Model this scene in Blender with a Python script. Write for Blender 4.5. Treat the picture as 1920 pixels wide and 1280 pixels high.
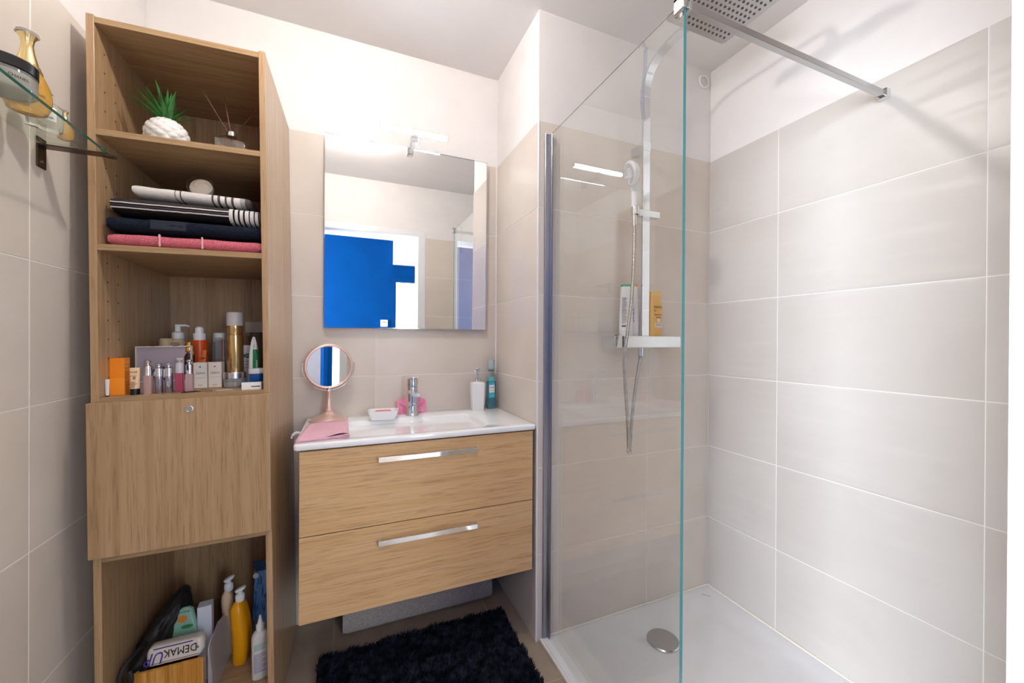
import bpy, bmesh, math, random
from mathutils import Matrix, Vector, Euler, noise
random.seed(7)
PI = math.pi
SC = bpy.context.scene
for o in list(bpy.data.objects): bpy.data.objects.remove(o)
C = bpy.data.collections.new('scene'); SC.collection.children.link(C)
H0 = 1.155                       # eye height above the floor; heights below are given above the eye and lifted by H0

# ---------------------------------------------------------------- camera
YAW, PIT, ROL = 0.3972, -0.00256, 0.00541
def cam_axes():
    F = Vector((math.sin(YAW)*math.cos(PIT), math.cos(YAW)*math.cos(PIT), math.sin(PIT)))
    r = Vector((math.cos(YAW), -math.sin(YAW), 0)); u = r.cross(F)
    return r*math.cos(ROL)+u*math.sin(ROL), -r*math.sin(ROL)+u*math.cos(ROL), F
r_, u_, F_ = cam_axes()
cd = bpy.data.cameras.new('camera'); cam = bpy.data.objects.new('camera', cd); C.objects.link(cam)
cam.matrix_world = Matrix(((r_.x, u_.x, -F_.x, 0), (r_.y, u_.y, -F_.y, 0), (r_.z, u_.z, -F_.z, H0), (0, 0, 0, 1)))
cd.sensor_width = 36; cd.lens = 736.11/1920*36; cd.clip_start = 0.01
SC.camera = cam

# ---------------------------------------------------------------- world, lights, exposure
w = bpy.data.worlds.new('world'); SC.world = w; w.use_nodes = True
w.node_tree.nodes['Background'].inputs[0].default_value = (0.8, 0.9, 1, 1)
w.node_tree.nodes['Background'].inputs[1].default_value = 0.6
SC.view_settings.view_transform = 'Standard'; SC.view_settings.look = 'None'
SC.view_settings.gamma = 1; SC.view_settings.use_curve_mapping = False
SC.view_settings.exposure = 0.22
LED_STRENGTH = 58.0
def area(name, loc, target, sx, sy, power, col, shape='RECTANGLE'):
    l = bpy.data.lights.new(name, 'AREA'); l.energy = power; l.color = col; l.shape = shape; l.size = sx
    if shape in ('RECTANGLE', 'ELLIPSE'): l.size_y = sy
    o = bpy.data.objects.new(name, l); C.objects.link(o); o.location = loc
    o.rotation_euler = (Vector(target)-Vector(loc)).to_track_quat('-Z', 'Y').to_euler()
    return o
BULB_STRENGTH = 470.0
area('hall_daylight', (-2.35, -1.0, 1.45), (1.0, -.1, 1.2), 1.3, 1.5, 360, (.82, .90, 1))
area('far_room_daylight', (1.3, -3.0, 1.6), (1.2, -2.0, 1.2), 1.4, 1.6, 90, (.85, .93, 1))

# ---------------------------------------------------------------- materials
def L(c): return tuple((x/255/12.92 if x/255 <= .04045 else ((x/255+.055)/1.055)**2.4) for x in c)+(1,)
def mat(name, col, rough=.5, metal=0., trans=0., ior=1.45, spec=.5, coat=0., emis=None, es=0., sss=0.):
    m = bpy.data.materials.new(name); m.use_nodes = True; b = m.node_tree.nodes['Principled BSDF']
    b.inputs['Base Color'].default_value = L(col); b.inputs['Roughness'].default_value = rough
    b.inputs['Metallic'].default_value = metal; b.inputs['Transmission Weight'].default_value = trans
    b.inputs['IOR'].default_value = ior; b.inputs['Specular IOR Level'].default_value = spec
    b.inputs['Coat Weight'].default_value = coat
    if emis: b.inputs['Emission Color'].default_value = L(emis); b.inputs['Emission Strength'].default_value = es
    return m
def N(m, t, **k):
    n = m.node_tree.nodes.new(t)
    for a, v in k.items(): setattr(n, a, v)
    return n
def lk(m, a, b): m.node_tree.links.new(a, b)
def bsdf(m): return m.node_tree.nodes['Principled BSDF']
def mapping(m, scale, rnd=False):
    tc = N(m, 'ShaderNodeTexCoord'); mp = N(m, 'ShaderNodeMapping'); mp.inputs['Scale'].default_value = scale
    lk(m, tc.outputs['Object'], mp.inputs[0])
    if rnd:
        oi = N(m, 'ShaderNodeObjectInfo'); mu = N(m, 'ShaderNodeVectorMath', operation='SCALE')
        cb = N(m, 'ShaderNodeCombineXYZ')
        for i in range(3): lk(m, oi.outputs['Random'], cb.inputs[i])
        lk(m, cb.outputs[0], mu.inputs[0]); mu.inputs['Scale'].default_value = 30
        lk(m, mu.outputs[0], mp.inputs['Location'])
    return mp.outputs[0]
def ramp(m, src, stops, interp='LINEAR'):
    r = N(m, 'ShaderNodeValToRGB'); r.color_ramp.interpolation = interp
    e = r.color_ramp.elements
    while len(e) > 1: e.remove(e[0])
    e[0].position = stops[0][0]; e[0].color = stops[0][1]
    for p, c in stops[1:]:
        n = e.new(p); n.color = c
    lk(m, src, r.inputs[0]); return r.outputs[0]
def bump(m, h, strength, dist):
    b = N(m, 'ShaderNodeBump'); b.inputs['Strength'].default_value = strength; b.inputs['Distance'].default_value = dist
    lk(m, h, b.inputs['Height']); lk(m, b.outputs[0], bsdf(m).inputs['Normal']); return b
def noise_mat(name, c1, c2, scale=(5, 5, 5), ns=1., rough=.5, bs=0., bd=.001, rnd=False, detail=5, spec=.5, lo=.35, hi=.65, metal=0):
    m = mat(name, c1, rough, metal=metal, spec=spec); v = mapping(m, scale, rnd)
    n = N(m, 'ShaderNodeTexNoise'); n.inputs['Scale'].default_value = ns; n.inputs['Detail'].default_value = detail
    lk(m, v, n.inputs['Vector'])
    lk(m, ramp(m, n.outputs[0], [(lo, L(c1)), (hi, L(c2))]), bsdf(m).inputs['Base Color'])
    if bs: bump(m, n.outputs[0], bs, bd)
    return m
def wood(name, base, dark, light, grain, rough=.42):
    """oak laminate: long streaks along the grain plus fine pores"""
    m = mat(name, base, rough, spec=.4)
    s = [60, 60, 60]; s['xyz'.index(grain)] = 1.0
    v = mapping(m, s)
    n1 = N(m, 'ShaderNodeTexNoise'); n1.inputs['Scale'].default_value = 1.; n1.inputs['Detail'].default_value = 6
    n1.inputs['Distortion'].default_value = .35; lk(m, v, n1.inputs['Vector'])
    s2 = [260, 260, 260]; s2['xyz'.index(grain)] = 11
    v2 = mapping(m, s2)
    n2 = N(m, 'ShaderNodeTexNoise'); n2.inputs['Scale'].default_value = 1.; n2.inputs['Detail'].default_value = 3; lk(m, v2, n2.inputs['Vector'])
    a = ramp(m, n1.outputs[0], [(.30, L(dark)), (.47, L(base)), (.62, L(light)), (.80, L(base))])
    b = ramp(m, n2.outputs[0], [(.34, (.62, .55, .50, 1)), (.47, (1, 1, 1, 1))])
    mx = N(m, 'ShaderNodeMix', data_type='RGBA', blend_type='MULTIPLY'); mx.inputs[0].default_value = .55
    lk(m, a, mx.inputs[6]); lk(m, b, mx.inputs[7]); lk(m, mx.outputs[2], bsdf(m).inputs['Base Color'])
    bump(m, n2.outputs[0], .12, .0006)
    return m
def clear(name, tint, refl=1., rough=0.):
    """thin clear sheet: passes light straight through, mirrors more at grazing angles (Schlick)"""
    m = bpy.data.materials.new(name); m.use_nodes = True; nt = m.node_tree; nt.nodes.clear()
    out = N(m, 'ShaderNodeOutputMaterial'); mix = N(m, 'ShaderNodeMixShader')
    tr = N(m, 'ShaderNodeBsdfTransparent'); tr.inputs[0].default_value = tint
    gl = N(m, 'ShaderNodeBsdfGlossy'); gl.inputs['Roughness'].default_value = rough; gl.inputs['Color'].default_value = (.97, 1, .99, 1)
    g = N(m, 'ShaderNodeNewGeometry'); d = N(m, 'ShaderNodeVectorMath', operation='DOT_PRODUCT')
    lk(m, g.outputs['Normal'], d.inputs[0]); lk(m, g.outputs['Incoming'], d.inputs[1])
    ab = N(m, 'ShaderNodeMath', operation='ABSOLUTE'); lk(m, d.outputs['Value'], ab.inputs[0])
    su = N(m, 'ShaderNodeMath', operation='SUBTRACT'); su.inputs[0].default_value = 1; lk(m, ab.outputs[0], su.inputs[1])
    pw = N(m, 'ShaderNodeMath', operation='POWER'); lk(m, su.outputs[0], pw.inputs[0]); pw.inputs[1].default_value = 5
    ma = N(m, 'ShaderNodeMath', operation='MULTIPLY_ADD'); lk(m, pw.outputs[0], ma.inputs[0]); ma.inputs[1].default_value = .9*refl; ma.inputs[2].default_value = .042*refl
    lk(m, ma.outputs[0], mix.inputs[0]); lk(m, tr.outputs[0], mix.inputs[1]); lk(m, gl.outputs[0], mix.inputs[2])
    lk(m, mix.outputs[0], out.inputs[0]); return m

M = {}
M['paint'] = noise_mat('white_paint', (235, 231, 229), (231, 227, 225), (8, 8, 8), rough=.6, bs=.05, bd=.0005)
M['ceiling'] = noise_mat('ceiling_paint', (238, 235, 234), (235, 232, 231), (6, 6, 6), rough=.7)
M['grout'] = mat('grout', (244, 240, 235), .8)
M['tile'] = noise_mat('beige_tile', (216, 205, 193), (223, 213, 202), (3, 3, 3), 1.2, rough=.26, rnd=True, detail=6, spec=.45)
M['tile_light'] = noise_mat('wavy_white_tile', (202, 196, 190), (210, 205, 200), (1.2, 1.2, 4), 1.5, rough=.3, rnd=True, spec=.45)
M['floor_tile'] = noise_mat('taupe_floor_tile', (148, 130, 114), (166, 149, 133), (5, 5, 5), 1.2, rough=.45, rnd=True, detail=7)
M['floor_grout'] = mat('floor_grout', (190, 178, 166), .85)
M['cab'] = wood('cabinet_oak', (174, 141, 104), (161, 128, 92), (182, 150, 114), 'z')
M['cab_h'] = wood('cabinet_oak_across', (170, 139, 103), (158, 127, 92), (177, 147, 112), 'x')
M['van'] = wood('vanity_oak', (211, 171, 123), (203, 160, 110), (216, 179, 133), 'x', .4)
M['ceramic'] = mat('white_ceramic', (247, 247, 248), .08, coat=.4)
M['tray'] = noise_mat('shower_tray_white', (226, 225, 226), (222, 221, 222), (9, 9, 9), rough=.38)
M['chrome'] = mat('chrome', (225, 228, 232), .06, 1)
M['satin'] = mat('satin_steel', (200, 200, 202), .24, 1)
M['channel'] = mat('channel_grey', (168, 170, 178), .32, 1)
M['dark_metal'] = noise_mat('bronze_metal', (92, 78, 66), (104, 90, 76), (30, 30, 30), rough=.32, metal=.9)
M['mirror'] = mat('mirror_silver', (250, 251, 251), .0, 1)
M['glass'] = clear('shower_glass', (.992, .997, .99, 1), 1.25)
M['glass_shelf'] = clear('shelf_glass', (.95, .985, .965, 1))
M['glass_edge'] = mat('glass_edge_teal', (96, 176, 178), .12, trans=.35, spec=.8)
M['glass_edge_dark'] = mat('glass_edge_green', (40, 92, 82), .15, trans=.3, spec=.8)
M['glass_edge_grey'] = mat('glass_edge_grey', (120, 128, 126), .2, spec=.8)
M['plastic_clear'] = clear('clear_plastic', (.93, .93, .94, 1), 1.3, .08)
M['white_pl'] = mat('white_plastic', (236, 237, 240), .25)
M['matte_white'] = mat('matte_white', (238, 236, 233), .6)
M['black'] = mat('black_plastic', (14, 13, 14), .3)
M['black_cloth'] = noise_mat('black_nylon', (16, 15, 17), (30, 28, 31), (20, 20, 20), rough=.55, bs=.4, bd=.004)
M['led'] = mat('led_tube', (255, 255, 255), .5, emis=(220, 235, 255), es=LED_STRENGTH)
M['lamp_disc'] = mat('bulb_glow', (255, 255, 255), .5, emis=(255, 249, 242), es=BULB_STRENGTH)
M['blue'] = noise_mat('blue_paint', (0, 49, 100), (0, 52, 104), (6, 6, 6), rough=.8, spec=.05)
M['rose'] = mat('rose_gold', (232, 200, 190), .3, .6)
M['ink'] = mat('ink_black', (22, 20, 22), .5)
M['gold_ink'] = mat('gold_ink', (178, 142, 70), .35, .6)
M['grey_ink'] = mat('grey_ink', (110, 108, 116), .5)
M['violet_ink'] = mat('violet_ink', (58, 40, 140), .5)
M['white_ink'] = mat('white_ink', (240, 240, 240), .5)

# ---------------------------------------------------------------- mesh helpers
class B:
    """collects shapes in one bmesh; .o(name, material, parent) links it as one object"""
    def __init__(s): s.m = bmesh.new()
    def box(s, a, b, bev=0., seg=1, rot=None, mi=0):
        (x0, y0, z0), (x1, y1, z1) = a, b
        c = Vector(((x0+x1)/2, (y0+y1)/2, (z0+z1)/2)); d = (abs(x1-x0), abs(y1-y0), abs(z1-z0))
        t = bmesh.new(); bmesh.ops.create_cube(t, size=1)
        for v in t.verts: v.co = Vector((v.co.x*d[0], v.co.y*d[1], v.co.z*d[2]))
        if bev: bmesh.ops.bevel(t, geom=t.edges[:], offset=min(bev, min(d)*.45), segments=seg, affect='EDGES', profile=.5)
        R = Matrix.Translation(c) @ (rot.to_4x4() if rot else Matrix())
        return s._add(t, R, mi)
    def _add(s, t, R=None, mi=0):
        if R is not None: bmesh.ops.transform(t, matrix=R, verts=t.verts[:])
        mp = [s.m.verts.new(v.co) for v in t.verts]
        t.verts.index_update()
        for f in t.faces:
            try:
                nf = s.m.faces.new([mp[v.index] for v in f.verts]); nf.material_index = mi; nf.smooth = f.smooth
            except ValueError: pass
        t.free(); return s
    def loft(s, loops, cap0=True, cap1=True, closed=True, mi=0):
        rows = [[s.m.verts.new(p) for p in lp] for lp in loops]; n = len(rows[0])
        for a, b in zip(rows[:-1], rows[1:]):
            for i in range(n if closed else n-1):
                j = (i+1) % n
                f = s.m.faces.new([a[i], a[j], b[j], b[i]]); f.material_index = mi
        if cap0: s.m.faces.new(rows[0][::-1]).material_index = mi
        if cap1: s.m.faces.new(rows[-1]).material_index = mi
        return s
    def lathe(s, prof, c=(0, 0, 0), n=24, sx=1., sy=1., rot=None, mi=0):
        c = Vector(c); lo = []
        for r, z in prof:
            lp = []
            for i in range(n):
                a = 2*PI*i/n; p = Vector((max(r, 1e-5)*sx*math.cos(a), max(r, 1e-5)*sy*math.sin(a), z))
                if rot: p = rot @ p
                lp.append(c+p)
            lo.append(lp)
        return s.loft(lo, mi=mi)
    def tube(s, pts, r, n=10, cap=True, sy=1., mi=0):
        pts = [Vector(p) for p in pts]; lo = []; up = None
        for i, p in enumerate(pts):
            t = (pts[min(i+1, len(pts)-1)]-pts[max(i-1, 0)]).normalized()
            if up is None:
                up = Vector((0, 0, 1)) if abs(t.z) < .9 else Vector((1, 0, 0))
            a = t.cross(up).normalized(); b = a.cross(t).normalized(); up = b
            rr = r[i] if isinstance(r, (list, tuple)) else r
            lo.append([p+a*rr*math.cos(2*PI*k/n)+b*rr*sy*math.sin(2*PI*k/n) for k in range(n)])
        return s.loft(lo, cap, cap, mi=mi)
    def o(s, name, m=None, parent=None, smooth=35, loc=None):
        bmesh.ops.recalc_face_normals(s.m, faces=s.m.faces[:])
        me = bpy.data.meshes.new(name); s.m.to_mesh(me); s.m.free()
        for q in (m if isinstance(m, (list, tuple)) else [m]):
            if q: me.materials.append(q)
        if smooth:
            for p in me.polygons: p.use_smooth = True
            me.set_sharp_from_angle(angle=math.radians(smooth))
        o = bpy.data.objects.new(name, me); C.objects.link(o)
        if parent: o.parent = parent
        if loc: o.location = loc
        return o
def rrect(w, d, r, z, cx=0, cy=0, n=4):
    r = min(r, w/2-1e-5, d/2-1e-5); out = []
    for k, (sx, sy) in enumerate(((1, 1), (-1, 1), (-1, -1), (1, -1))):
        for i in range(n+1):
            a = PI/2*k+PI/2*i/n
            out.append(Vector((cx+sx*(w/2-r)+r*math.cos(a), cy+sy*(d/2-r)+r*math.sin(a), z)))
    return out
def smooth_pts(pts, n=6):
    pts = [Vector(p) for p in pts]; P = [pts[0]]+pts+[pts[-1]]; out = []
    for i in range(1, len(P)-2):
        for k in range(n):
            t = k/n; a, b, c, d = P[i-1], P[i], P[i+1], P[i+2]
            out.append(.5*((2*b)+(-a+c)*t+(2*a-5*b+4*c-d)*t*t+(-a+3*b-3*c+d)*t**3))
    out.append(pts[-1]); return out
def tag(o, label=None, cat=None, group=None, kind=None):
    if label: o['label'] = label
    if cat: o['category'] = cat
    if group: o['group'] = group
    if kind: o['kind'] = kind
    return o
def thing(name, label, cat, loc=(0, 0, 0), rz=0., group=None, mw=None):
    o = bpy.data.objects.new(name, None); C.objects.link(o); o.empty_display_size = .05
    if mw is not None: o.matrix_basis = mw
    else: o.location = loc; o.rotation_euler = (0, 0, rz)
    return tag(o, label, cat, group)
FACE = Matrix.Rotation(PI/2, 4, 'X')        # lettering standing up, read from -Y
def text(s, size, m, parent, loc, rot=FACE, name='lettering', ext=.0002, align='CENTER', shear=0., squeeze=1., label=None):
    cu = bpy.data.curves.new('t', 'FONT'); cu.body = s; cu.size = size; cu.extrude = ext; cu.align_x = align; cu.align_y = 'CENTER'
    cu.shear = shear; cu.resolution_u = 2
    to = bpy.data.objects.new('t', cu); SC.collection.objects.link(to)
    me = bpy.data.meshes.new_from_object(to); bpy.data.objects.remove(to)
    R = Matrix.Translation(Vector(loc)) @ (rot if len(rot) == 4 else rot.to_4x4()) @ Matrix.Diagonal((squeeze, 1, 1, 1))
    me.transform(R); me.materials.clear(); me.materials.append(m)
    o = bpy.data.objects.new(name, me); C.objects.link(o); o.parent = parent
    if label: o['label'] = label
    return o

# ---------------------------------------------------------------- the room shell
LX, RX, EX = -.666, 1.5698, .6707           # left wall, right wall, edge of the vanity alcove
AY, BY, DY = 1.7955, 1.3466, .15            # alcove back wall, shower back wall, door wall
ZC = H0+1.265; ZT = H0+.843; TH = .333      # ceiling, top of the tiling, tile height (six rows)
def wall(name, axis, pos, sgn, a0, a1, z0=0., z1=ZC, thick=.09, tiled=True, top=None):
    """slab whose face lies at pos; sgn = direction the face looks; grout below ZT and paint above"""
    b = B()
    def bx(za, zb, off, mi):
        f = pos - sgn*off; k = pos - sgn*thick
        if axis == 'x': b.box((min(f, k), a0, za), (max(f, k), a1, zb), mi=mi)
        else: b.box((a0, min(f, k), za), (a1, max(f, k), zb), mi=mi)
    if tiled:
        bx(z0, ZT, .0010, 1); bx(ZT, z1, .001, 0)
    else: bx(z0, z1, 0., 0)
    return tag(b.o(name, [top or M['paint'], M['grout']], smooth=0), kind='structure')
TILES = {}
def tile_mesh(w, h, kind, seed):
    key = (round(w, 4), round(h, 4), kind, seed)
    if key in TILES: return TILES[key]
    b = bmesh.new(); g = .0028; t = .0022; bv = .0005
    x0, x1, y0, y1 = -w/2+g/2, w/2-g/2, -h/2+g/2, h/2-g/2
    if kind == 'wave':
        nx = max(4, int(w/.045)); ny = 64; ph = seed*2.7
        def hgt(x, y):
            if min(x-x0, x1-x, y-y0, y1-y) < .004: e = max(0, min(x-x0, x1-x, y-y0, y1-y))/.004
            else: e = 1
            p = y/.068+.30*math.sin(x*5.5+ph)+.12*math.sin(x*11+ph*2)
            q = y/.115-.34*math.sin(x*4.5+1.3*ph)+.7
            f1 = p-math.floor(p); f2 = q-math.floor(q)
            s = lambda f: (f/.80 if f < .80 else (1-f)/.20)
            sm = lambda v: v
            return t+(.0011*sm(s(f1))*(.6+.4*math.sin(x*4+ph+y*12))+.0015*sm(s(f2)))*e
        V = [[b.verts.new((x0+(x1-x0)*i/nx, y0+(y1-y0)*j/ny, hgt(x0+(x1-x0)*i/nx, y0+(y1-y0)*j/ny))) for i in range(nx+1)] for j in range(ny+1)]
        for j in range(ny):
            for i in range(nx): b.faces.new([V[j][i], V[j][i+1], V[j+1][i+1], V[j+1][i]])
        ring = [V[0][i] for i in range(nx+1)]+[V[j][nx] for j in range(1, ny+1)]+[V[ny][i] for i in range(nx-1, -1, -1)]+[V[j][0] for j in range(ny-1, 0, -1)]
        low = [b.verts.new((v.co.x, v.co.y, 0)) for v in ring]
        for i in range(len(ring)):
            j = (i+1) % len(ring); b.faces.new([ring[i], low[i], low[j], ring[j]])
    else:
        A = [b.verts.new(p) for p in ((x0, y0, 0), (x1, y0, 0), (x1, y1, 0), (x0, y1, 0))]
        Bv = [b.verts.new(p) for p in ((x0, y0, t-bv), (x1, y0, t-bv), (x1, y1, t-bv), (x0, y1, t-bv))]
        D = [b.verts.new(p) for p in ((x0+bv, y0+bv, t), (x1-bv, y0+bv, t), (x1-bv, y1-bv, t), (x0+bv, y1-bv, t))]
        for P, Q in ((A, Bv), (Bv, D)):
            for i in range(4): b.faces.new([P[i], P[(i+1) % 4], Q[(i+1) % 4], Q[i]])
        b.faces.new(D)
    bmesh.ops.recalc_face_normals(b, faces=b.faces[:])
    me = bpy.data.meshes.new('tile'); b.to_mesh(me); b.free()
    if kind == 'wave':
        for p in me.polygons: p.use_smooth = True
        me.set_sharp_from_angle(angle=math.radians(50))
    me.materials.append({'wave': M['tile_light'], 'beige': M['tile'], 'floor': M['floor_tile']}[kind])
    TILES[key] = me; return me
def tile_grid(parent, axis, pos, sgn, joints, zs, kind='beige'):
    """joints: coordinates of the vertical joints along the wall; zs: the horizontal joints"""
    for i, (a, b_) in enumerate(zip(joints[:-1], joints[1:])):
        for j, (za, zb) in enumerate(zip(zs[:-1], zs[1:])):
            me = tile_mesh(b_-a, zb-za, kind, (i*5+j*3) % 4 if kind == 'wave' else 0)
            o = bpy.data.objects.new('tile', me); C.objects.link(o); o.parent = parent
            p = pos - sgn*.0022
            if axis == 'y':     # wall facing -y (sgn -1) or +y
                o.rotation_euler = (PI/2, 0, 0) if sgn < 0 else (PI/2, 0, PI); o.location = ((a+b_)/2, p, (za+zb)/2)
            elif axis == 'x':
                o.rotation_euler = (PI/2, 0, -PI/2) if sgn < 0 else (PI/2, 0, PI/2); o.location = (p, (a+b_)/2, (za+zb)/2)
            else:
                o.location = ((a+b_)/2, (za+zb)/2, p)
ZS = [ZT-TH*k for k in range(6, -1, -1)]; ZS[0] = 0.0
wl = wall('wall_left', 'x', LX, 1, DY, AY)
tile_grid(wl, 'x', LX, 1, [DY, .1464+.55, .6964+.55, AY] if False else [DY, .6964, 1.2464, AY], ZS)
wb = wall('wall_back', 'y', AY, -1, LX-.09, EX+.09)
tile_grid(wb, 'y', AY, -1, [LX, -.435, .115, .665], ZS)
wr = wall('wall_return', 'x', EX, -1, BY+.0008, AY, thick=.06)
tile_grid(wr, 'x', EX, -1, [BY, AY], ZS)
ws = wall('wall_shower_back', 'y', BY, -1, EX+.0008, RX+.09, thick=.38)
tile_grid(ws, 'y', BY, -1, [EX, 1.2075, RX], ZS)
wright = wall('wall_right', 'x', RX, -1, DY-.1, BY)
tile_grid(wright, 'x', RX, -1, [DY, .4762, 1.0273, BY], ZS, 'wave')
DX0, DX1, DH = -.27, .548, 2.0              # doorway the picture is taken from
wd = wall('wall_door_left', 'y', DY, 1, LX-.09, DX0-.062, thick=.13)
tile_grid(wd, 'y', DY, 1, [LX, DX0-.062], ZS)
wd2 = wall('wall_door_right', 'y', DY, 1, DX1+.062, RX, thick=.13)
tile_grid(wd2, 'y', DY, 1, [DX1+.062, 1.16, RX], ZS)
wd3 = B().box((DX0-.062, DY-.13, DH+.05), (DX1+.062, DY-.001, ZC)).o('wall_door_top', M['paint'], smooth=0); tag(wd3, kind='structure')
fr = B()
fr.box((DX1, DY-.15, 0), (DX1+.062, DY+.003, DH), .002).box((DX0-.062, DY-.15, 0), (DX0, DY+.003, DH), .002).box((DX0-.062, DY-.15, DH), (DX1+.062, DY+.003, DH+.05), .002)
tag(fr.o('door_1', M['white_pl'], smooth=0), kind='structure')
# floor with 60 cm tiles, joints recessed
fl = tag(B().box((LX-.1, DY-.01, -.06), (RX+.1, AY+.05, -.0012)).o('floor', M['floor_grout'], smooth=0), kind='structure')
for xa, xb in ((LX, -.649), (-.649, -.046), (-.046, .557), (.557, .6905)):
    for ya, yb in ((DY, .571), (.571, 1.171), (1.171, AY-.0)):
        me = tile_mesh(xb-xa, yb-ya, 'floor', 0); o = bpy.data.objects.new('tile', me); C.objects.link(o); o.parent = fl
        o.location = ((xa+xb)/2, (ya+yb)/2, -.0022)
tag(B().box((LX-.1, DY-.2, ZC), (RX+.1, AY+.1, ZC+.08)).o('ceiling', M['ceiling'], smooth=0), kind='structure')
# corner bead of the alcove and silicone beads round the shower tray
tag(B().box((EX-.0025, BY-.0025, .0), (EX+.004, BY+.004, ZT), .0015).o('trim_1', M['white_pl'], smooth=0), kind='structure')
# the hall behind the doorway: blue wall, bulkhead and a bright opening
HB = -1.94
def s_box(name, a, b, m): return tag(B().box(a, b).o(name, m, smooth=0), kind='structure')
s_box('wall_hall_blue', (-2.5, HB-.1, 0), (.56, HB, ZC), M['blue'])
s_box('wall_hall_blue_post', (.56, HB-.1, 0), (.60, HB-.001, H0+.945), M['blue'])
s_box('wall_hall_blue_top', (.60, HB-.1, H0+.72), (2.4, HB, H0+.945), M['blue'])
s_box('wall_hall_bulkhead', (.56, HB-.1, H0+.945), (2.4, HB+.12, ZC), M['paint'])
s_box('trim_2', (.545, HB, 0), (.60, HB+.015, H0+.7195), M['blue'])
s_box('trim_3', (.545, HB, H0+.72), (1.17, HB+.015, H0+.775), M['blue'])
s_box('trim_4', (1.12, HB, 0), (1.17, HB+.015, H0+.7195), M['blue'])
s_box('wall_hall_blue_right', (1.12, HB-.1, 0), (2.4, HB, H0+.72), M['blue'])
s_box('wall_hall_right', (2.4, HB-.1, 0), (2.5, DY-.13, ZC), M['paint'])
s_box('wall_hall_left', (-2.6, HB-.1, 0), (-2.5, DY-.13, ZC), M['paint'])
s_box('wall_hall_front', (-2.6, DY-.13, 0), (LX-.09, DY-.05, ZC), M['paint'])
s_box('wall_hall_front_right', (RX, DY-.13, 0), (2.6, DY-.05, ZC), M['paint'])
s_box('ceiling_hall', (-2.6, -3.9, ZC), (2.6, DY-.2, ZC+.08), M['paint'])
s_box('floor_hall', (-2.6, -3.9, -.06), (2.6, DY-.01, -.001), M['floor_tile'])
s_box('wall_far_room', (-.2, -3.9, 0), (2.6, -3.8, ZC), M['paint'])
s_box('wall_far_room_left', (-.2, -3.8, 0), (-.1, HB-.1, ZC), M['paint'])
s_box('wall_far_room_right', (2.5, -3.8, 0), (2.6, HB-.1, ZC), M['paint'])

# ---------------------------------------------------------------- tall oak cabinet (stands a little out of plumb)
CW, CD, CT = .3984, .4415, .8403
O_ = Vector((-.611, 1.3515, H0))
MC = Matrix.Translation(O_) @ Matrix.Rotation(-.0219, 4, 'Z') @ Matrix.Rotation(-.0186, 4, 'Y') @ Matrix.Rotation(-.0131, 4, 'X')
S1, S2, S3, SB = .5451, .2452, -.1553, -1.06
cab = thing('storage_cabinet', 'tall narrow oak-effect cabinet with open shelves and a flap door beside the left wall', 'cabinet', mw=MC)
t = .016; ZB = -1.146
for x in (0, CW-t):
    B().box((x, 0, ZB), (x+t, CD, CT), .0006).o('side_panel', M['cab'], cab, 0)
bsdf(M['cab']).inputs['Coat Weight'].default_value = .55; bsdf(M['cab']).inputs['Coat Roughness'].default_value = .22
B().box((t, .0015, CT-.004-t), (CW-t, CD-.01, CT-.004), .0006).o('top_panel', M['cab_h'], cab, 0)
for z in (S1, S2, S3):
    B().box((t, .001, z-t), (CW-t, CD-.012, z), .0006).o('shelf', M['cab_h'], cab, 0)
B().box((t, .001, SB-t), (CW-t, CD-.012, SB), .0006).o('bottom_panel', M['cab_h'], cab, 0)
B().box((t, .001, -.565-t), (CW-t, CD-.012, -.565), .0006).o('shelf', M['cab_h'], cab, 0)
B().box((t, .03, ZB), (CW-t, .046, SB-t), .0006).o('plinth', M['cab_h'], cab, 0)
B().box((t, CD-.012, ZB+.05), (CW-t, CD-.004, CT-.02)).o('back_panel', M['cab'], cab, 0)
door = B().box((-.0015, -.018, -.563), (CW+.0015, -.0015, -.1665), .0009).o('door', M['cab'], cab, 0)
lk_ = B().lathe([(0, 0), (.0095, 0), (.0095, .003), (.0075, .004), (.0065, .003), (.003, .003), (0, .003)], (.2121, -.018, -.1952), rot=Matrix.Rotation(PI/2, 3, 'X'), n=20)
lk_.box((.2108, -.0215, -.1995), (.2134, -.0208, -.1909)).o('lock', M['satin'], door)
h = B()
for x, s in ((t, 1), (CW-t, -1)):
    for y in (.045, .095):
        for k in range(34):
            z = CT-.075-k*.032*1.6
            if z < S3+.03: break
            h.box((x-.0003*s, y-.0022, z-.0022), (x+.0004*s, y+.0022, z+.0022))
h = h.o('peg_holes', mat('peg_hole_dark', (88, 62, 38), .8), cab, 0); h['kind'] = 'stuff'

def on(x, y, z, rz=0.): return MC @ Matrix.Translation((x, y, z)) @ Matrix.Rotation(rz, 4, 'Z')

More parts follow.
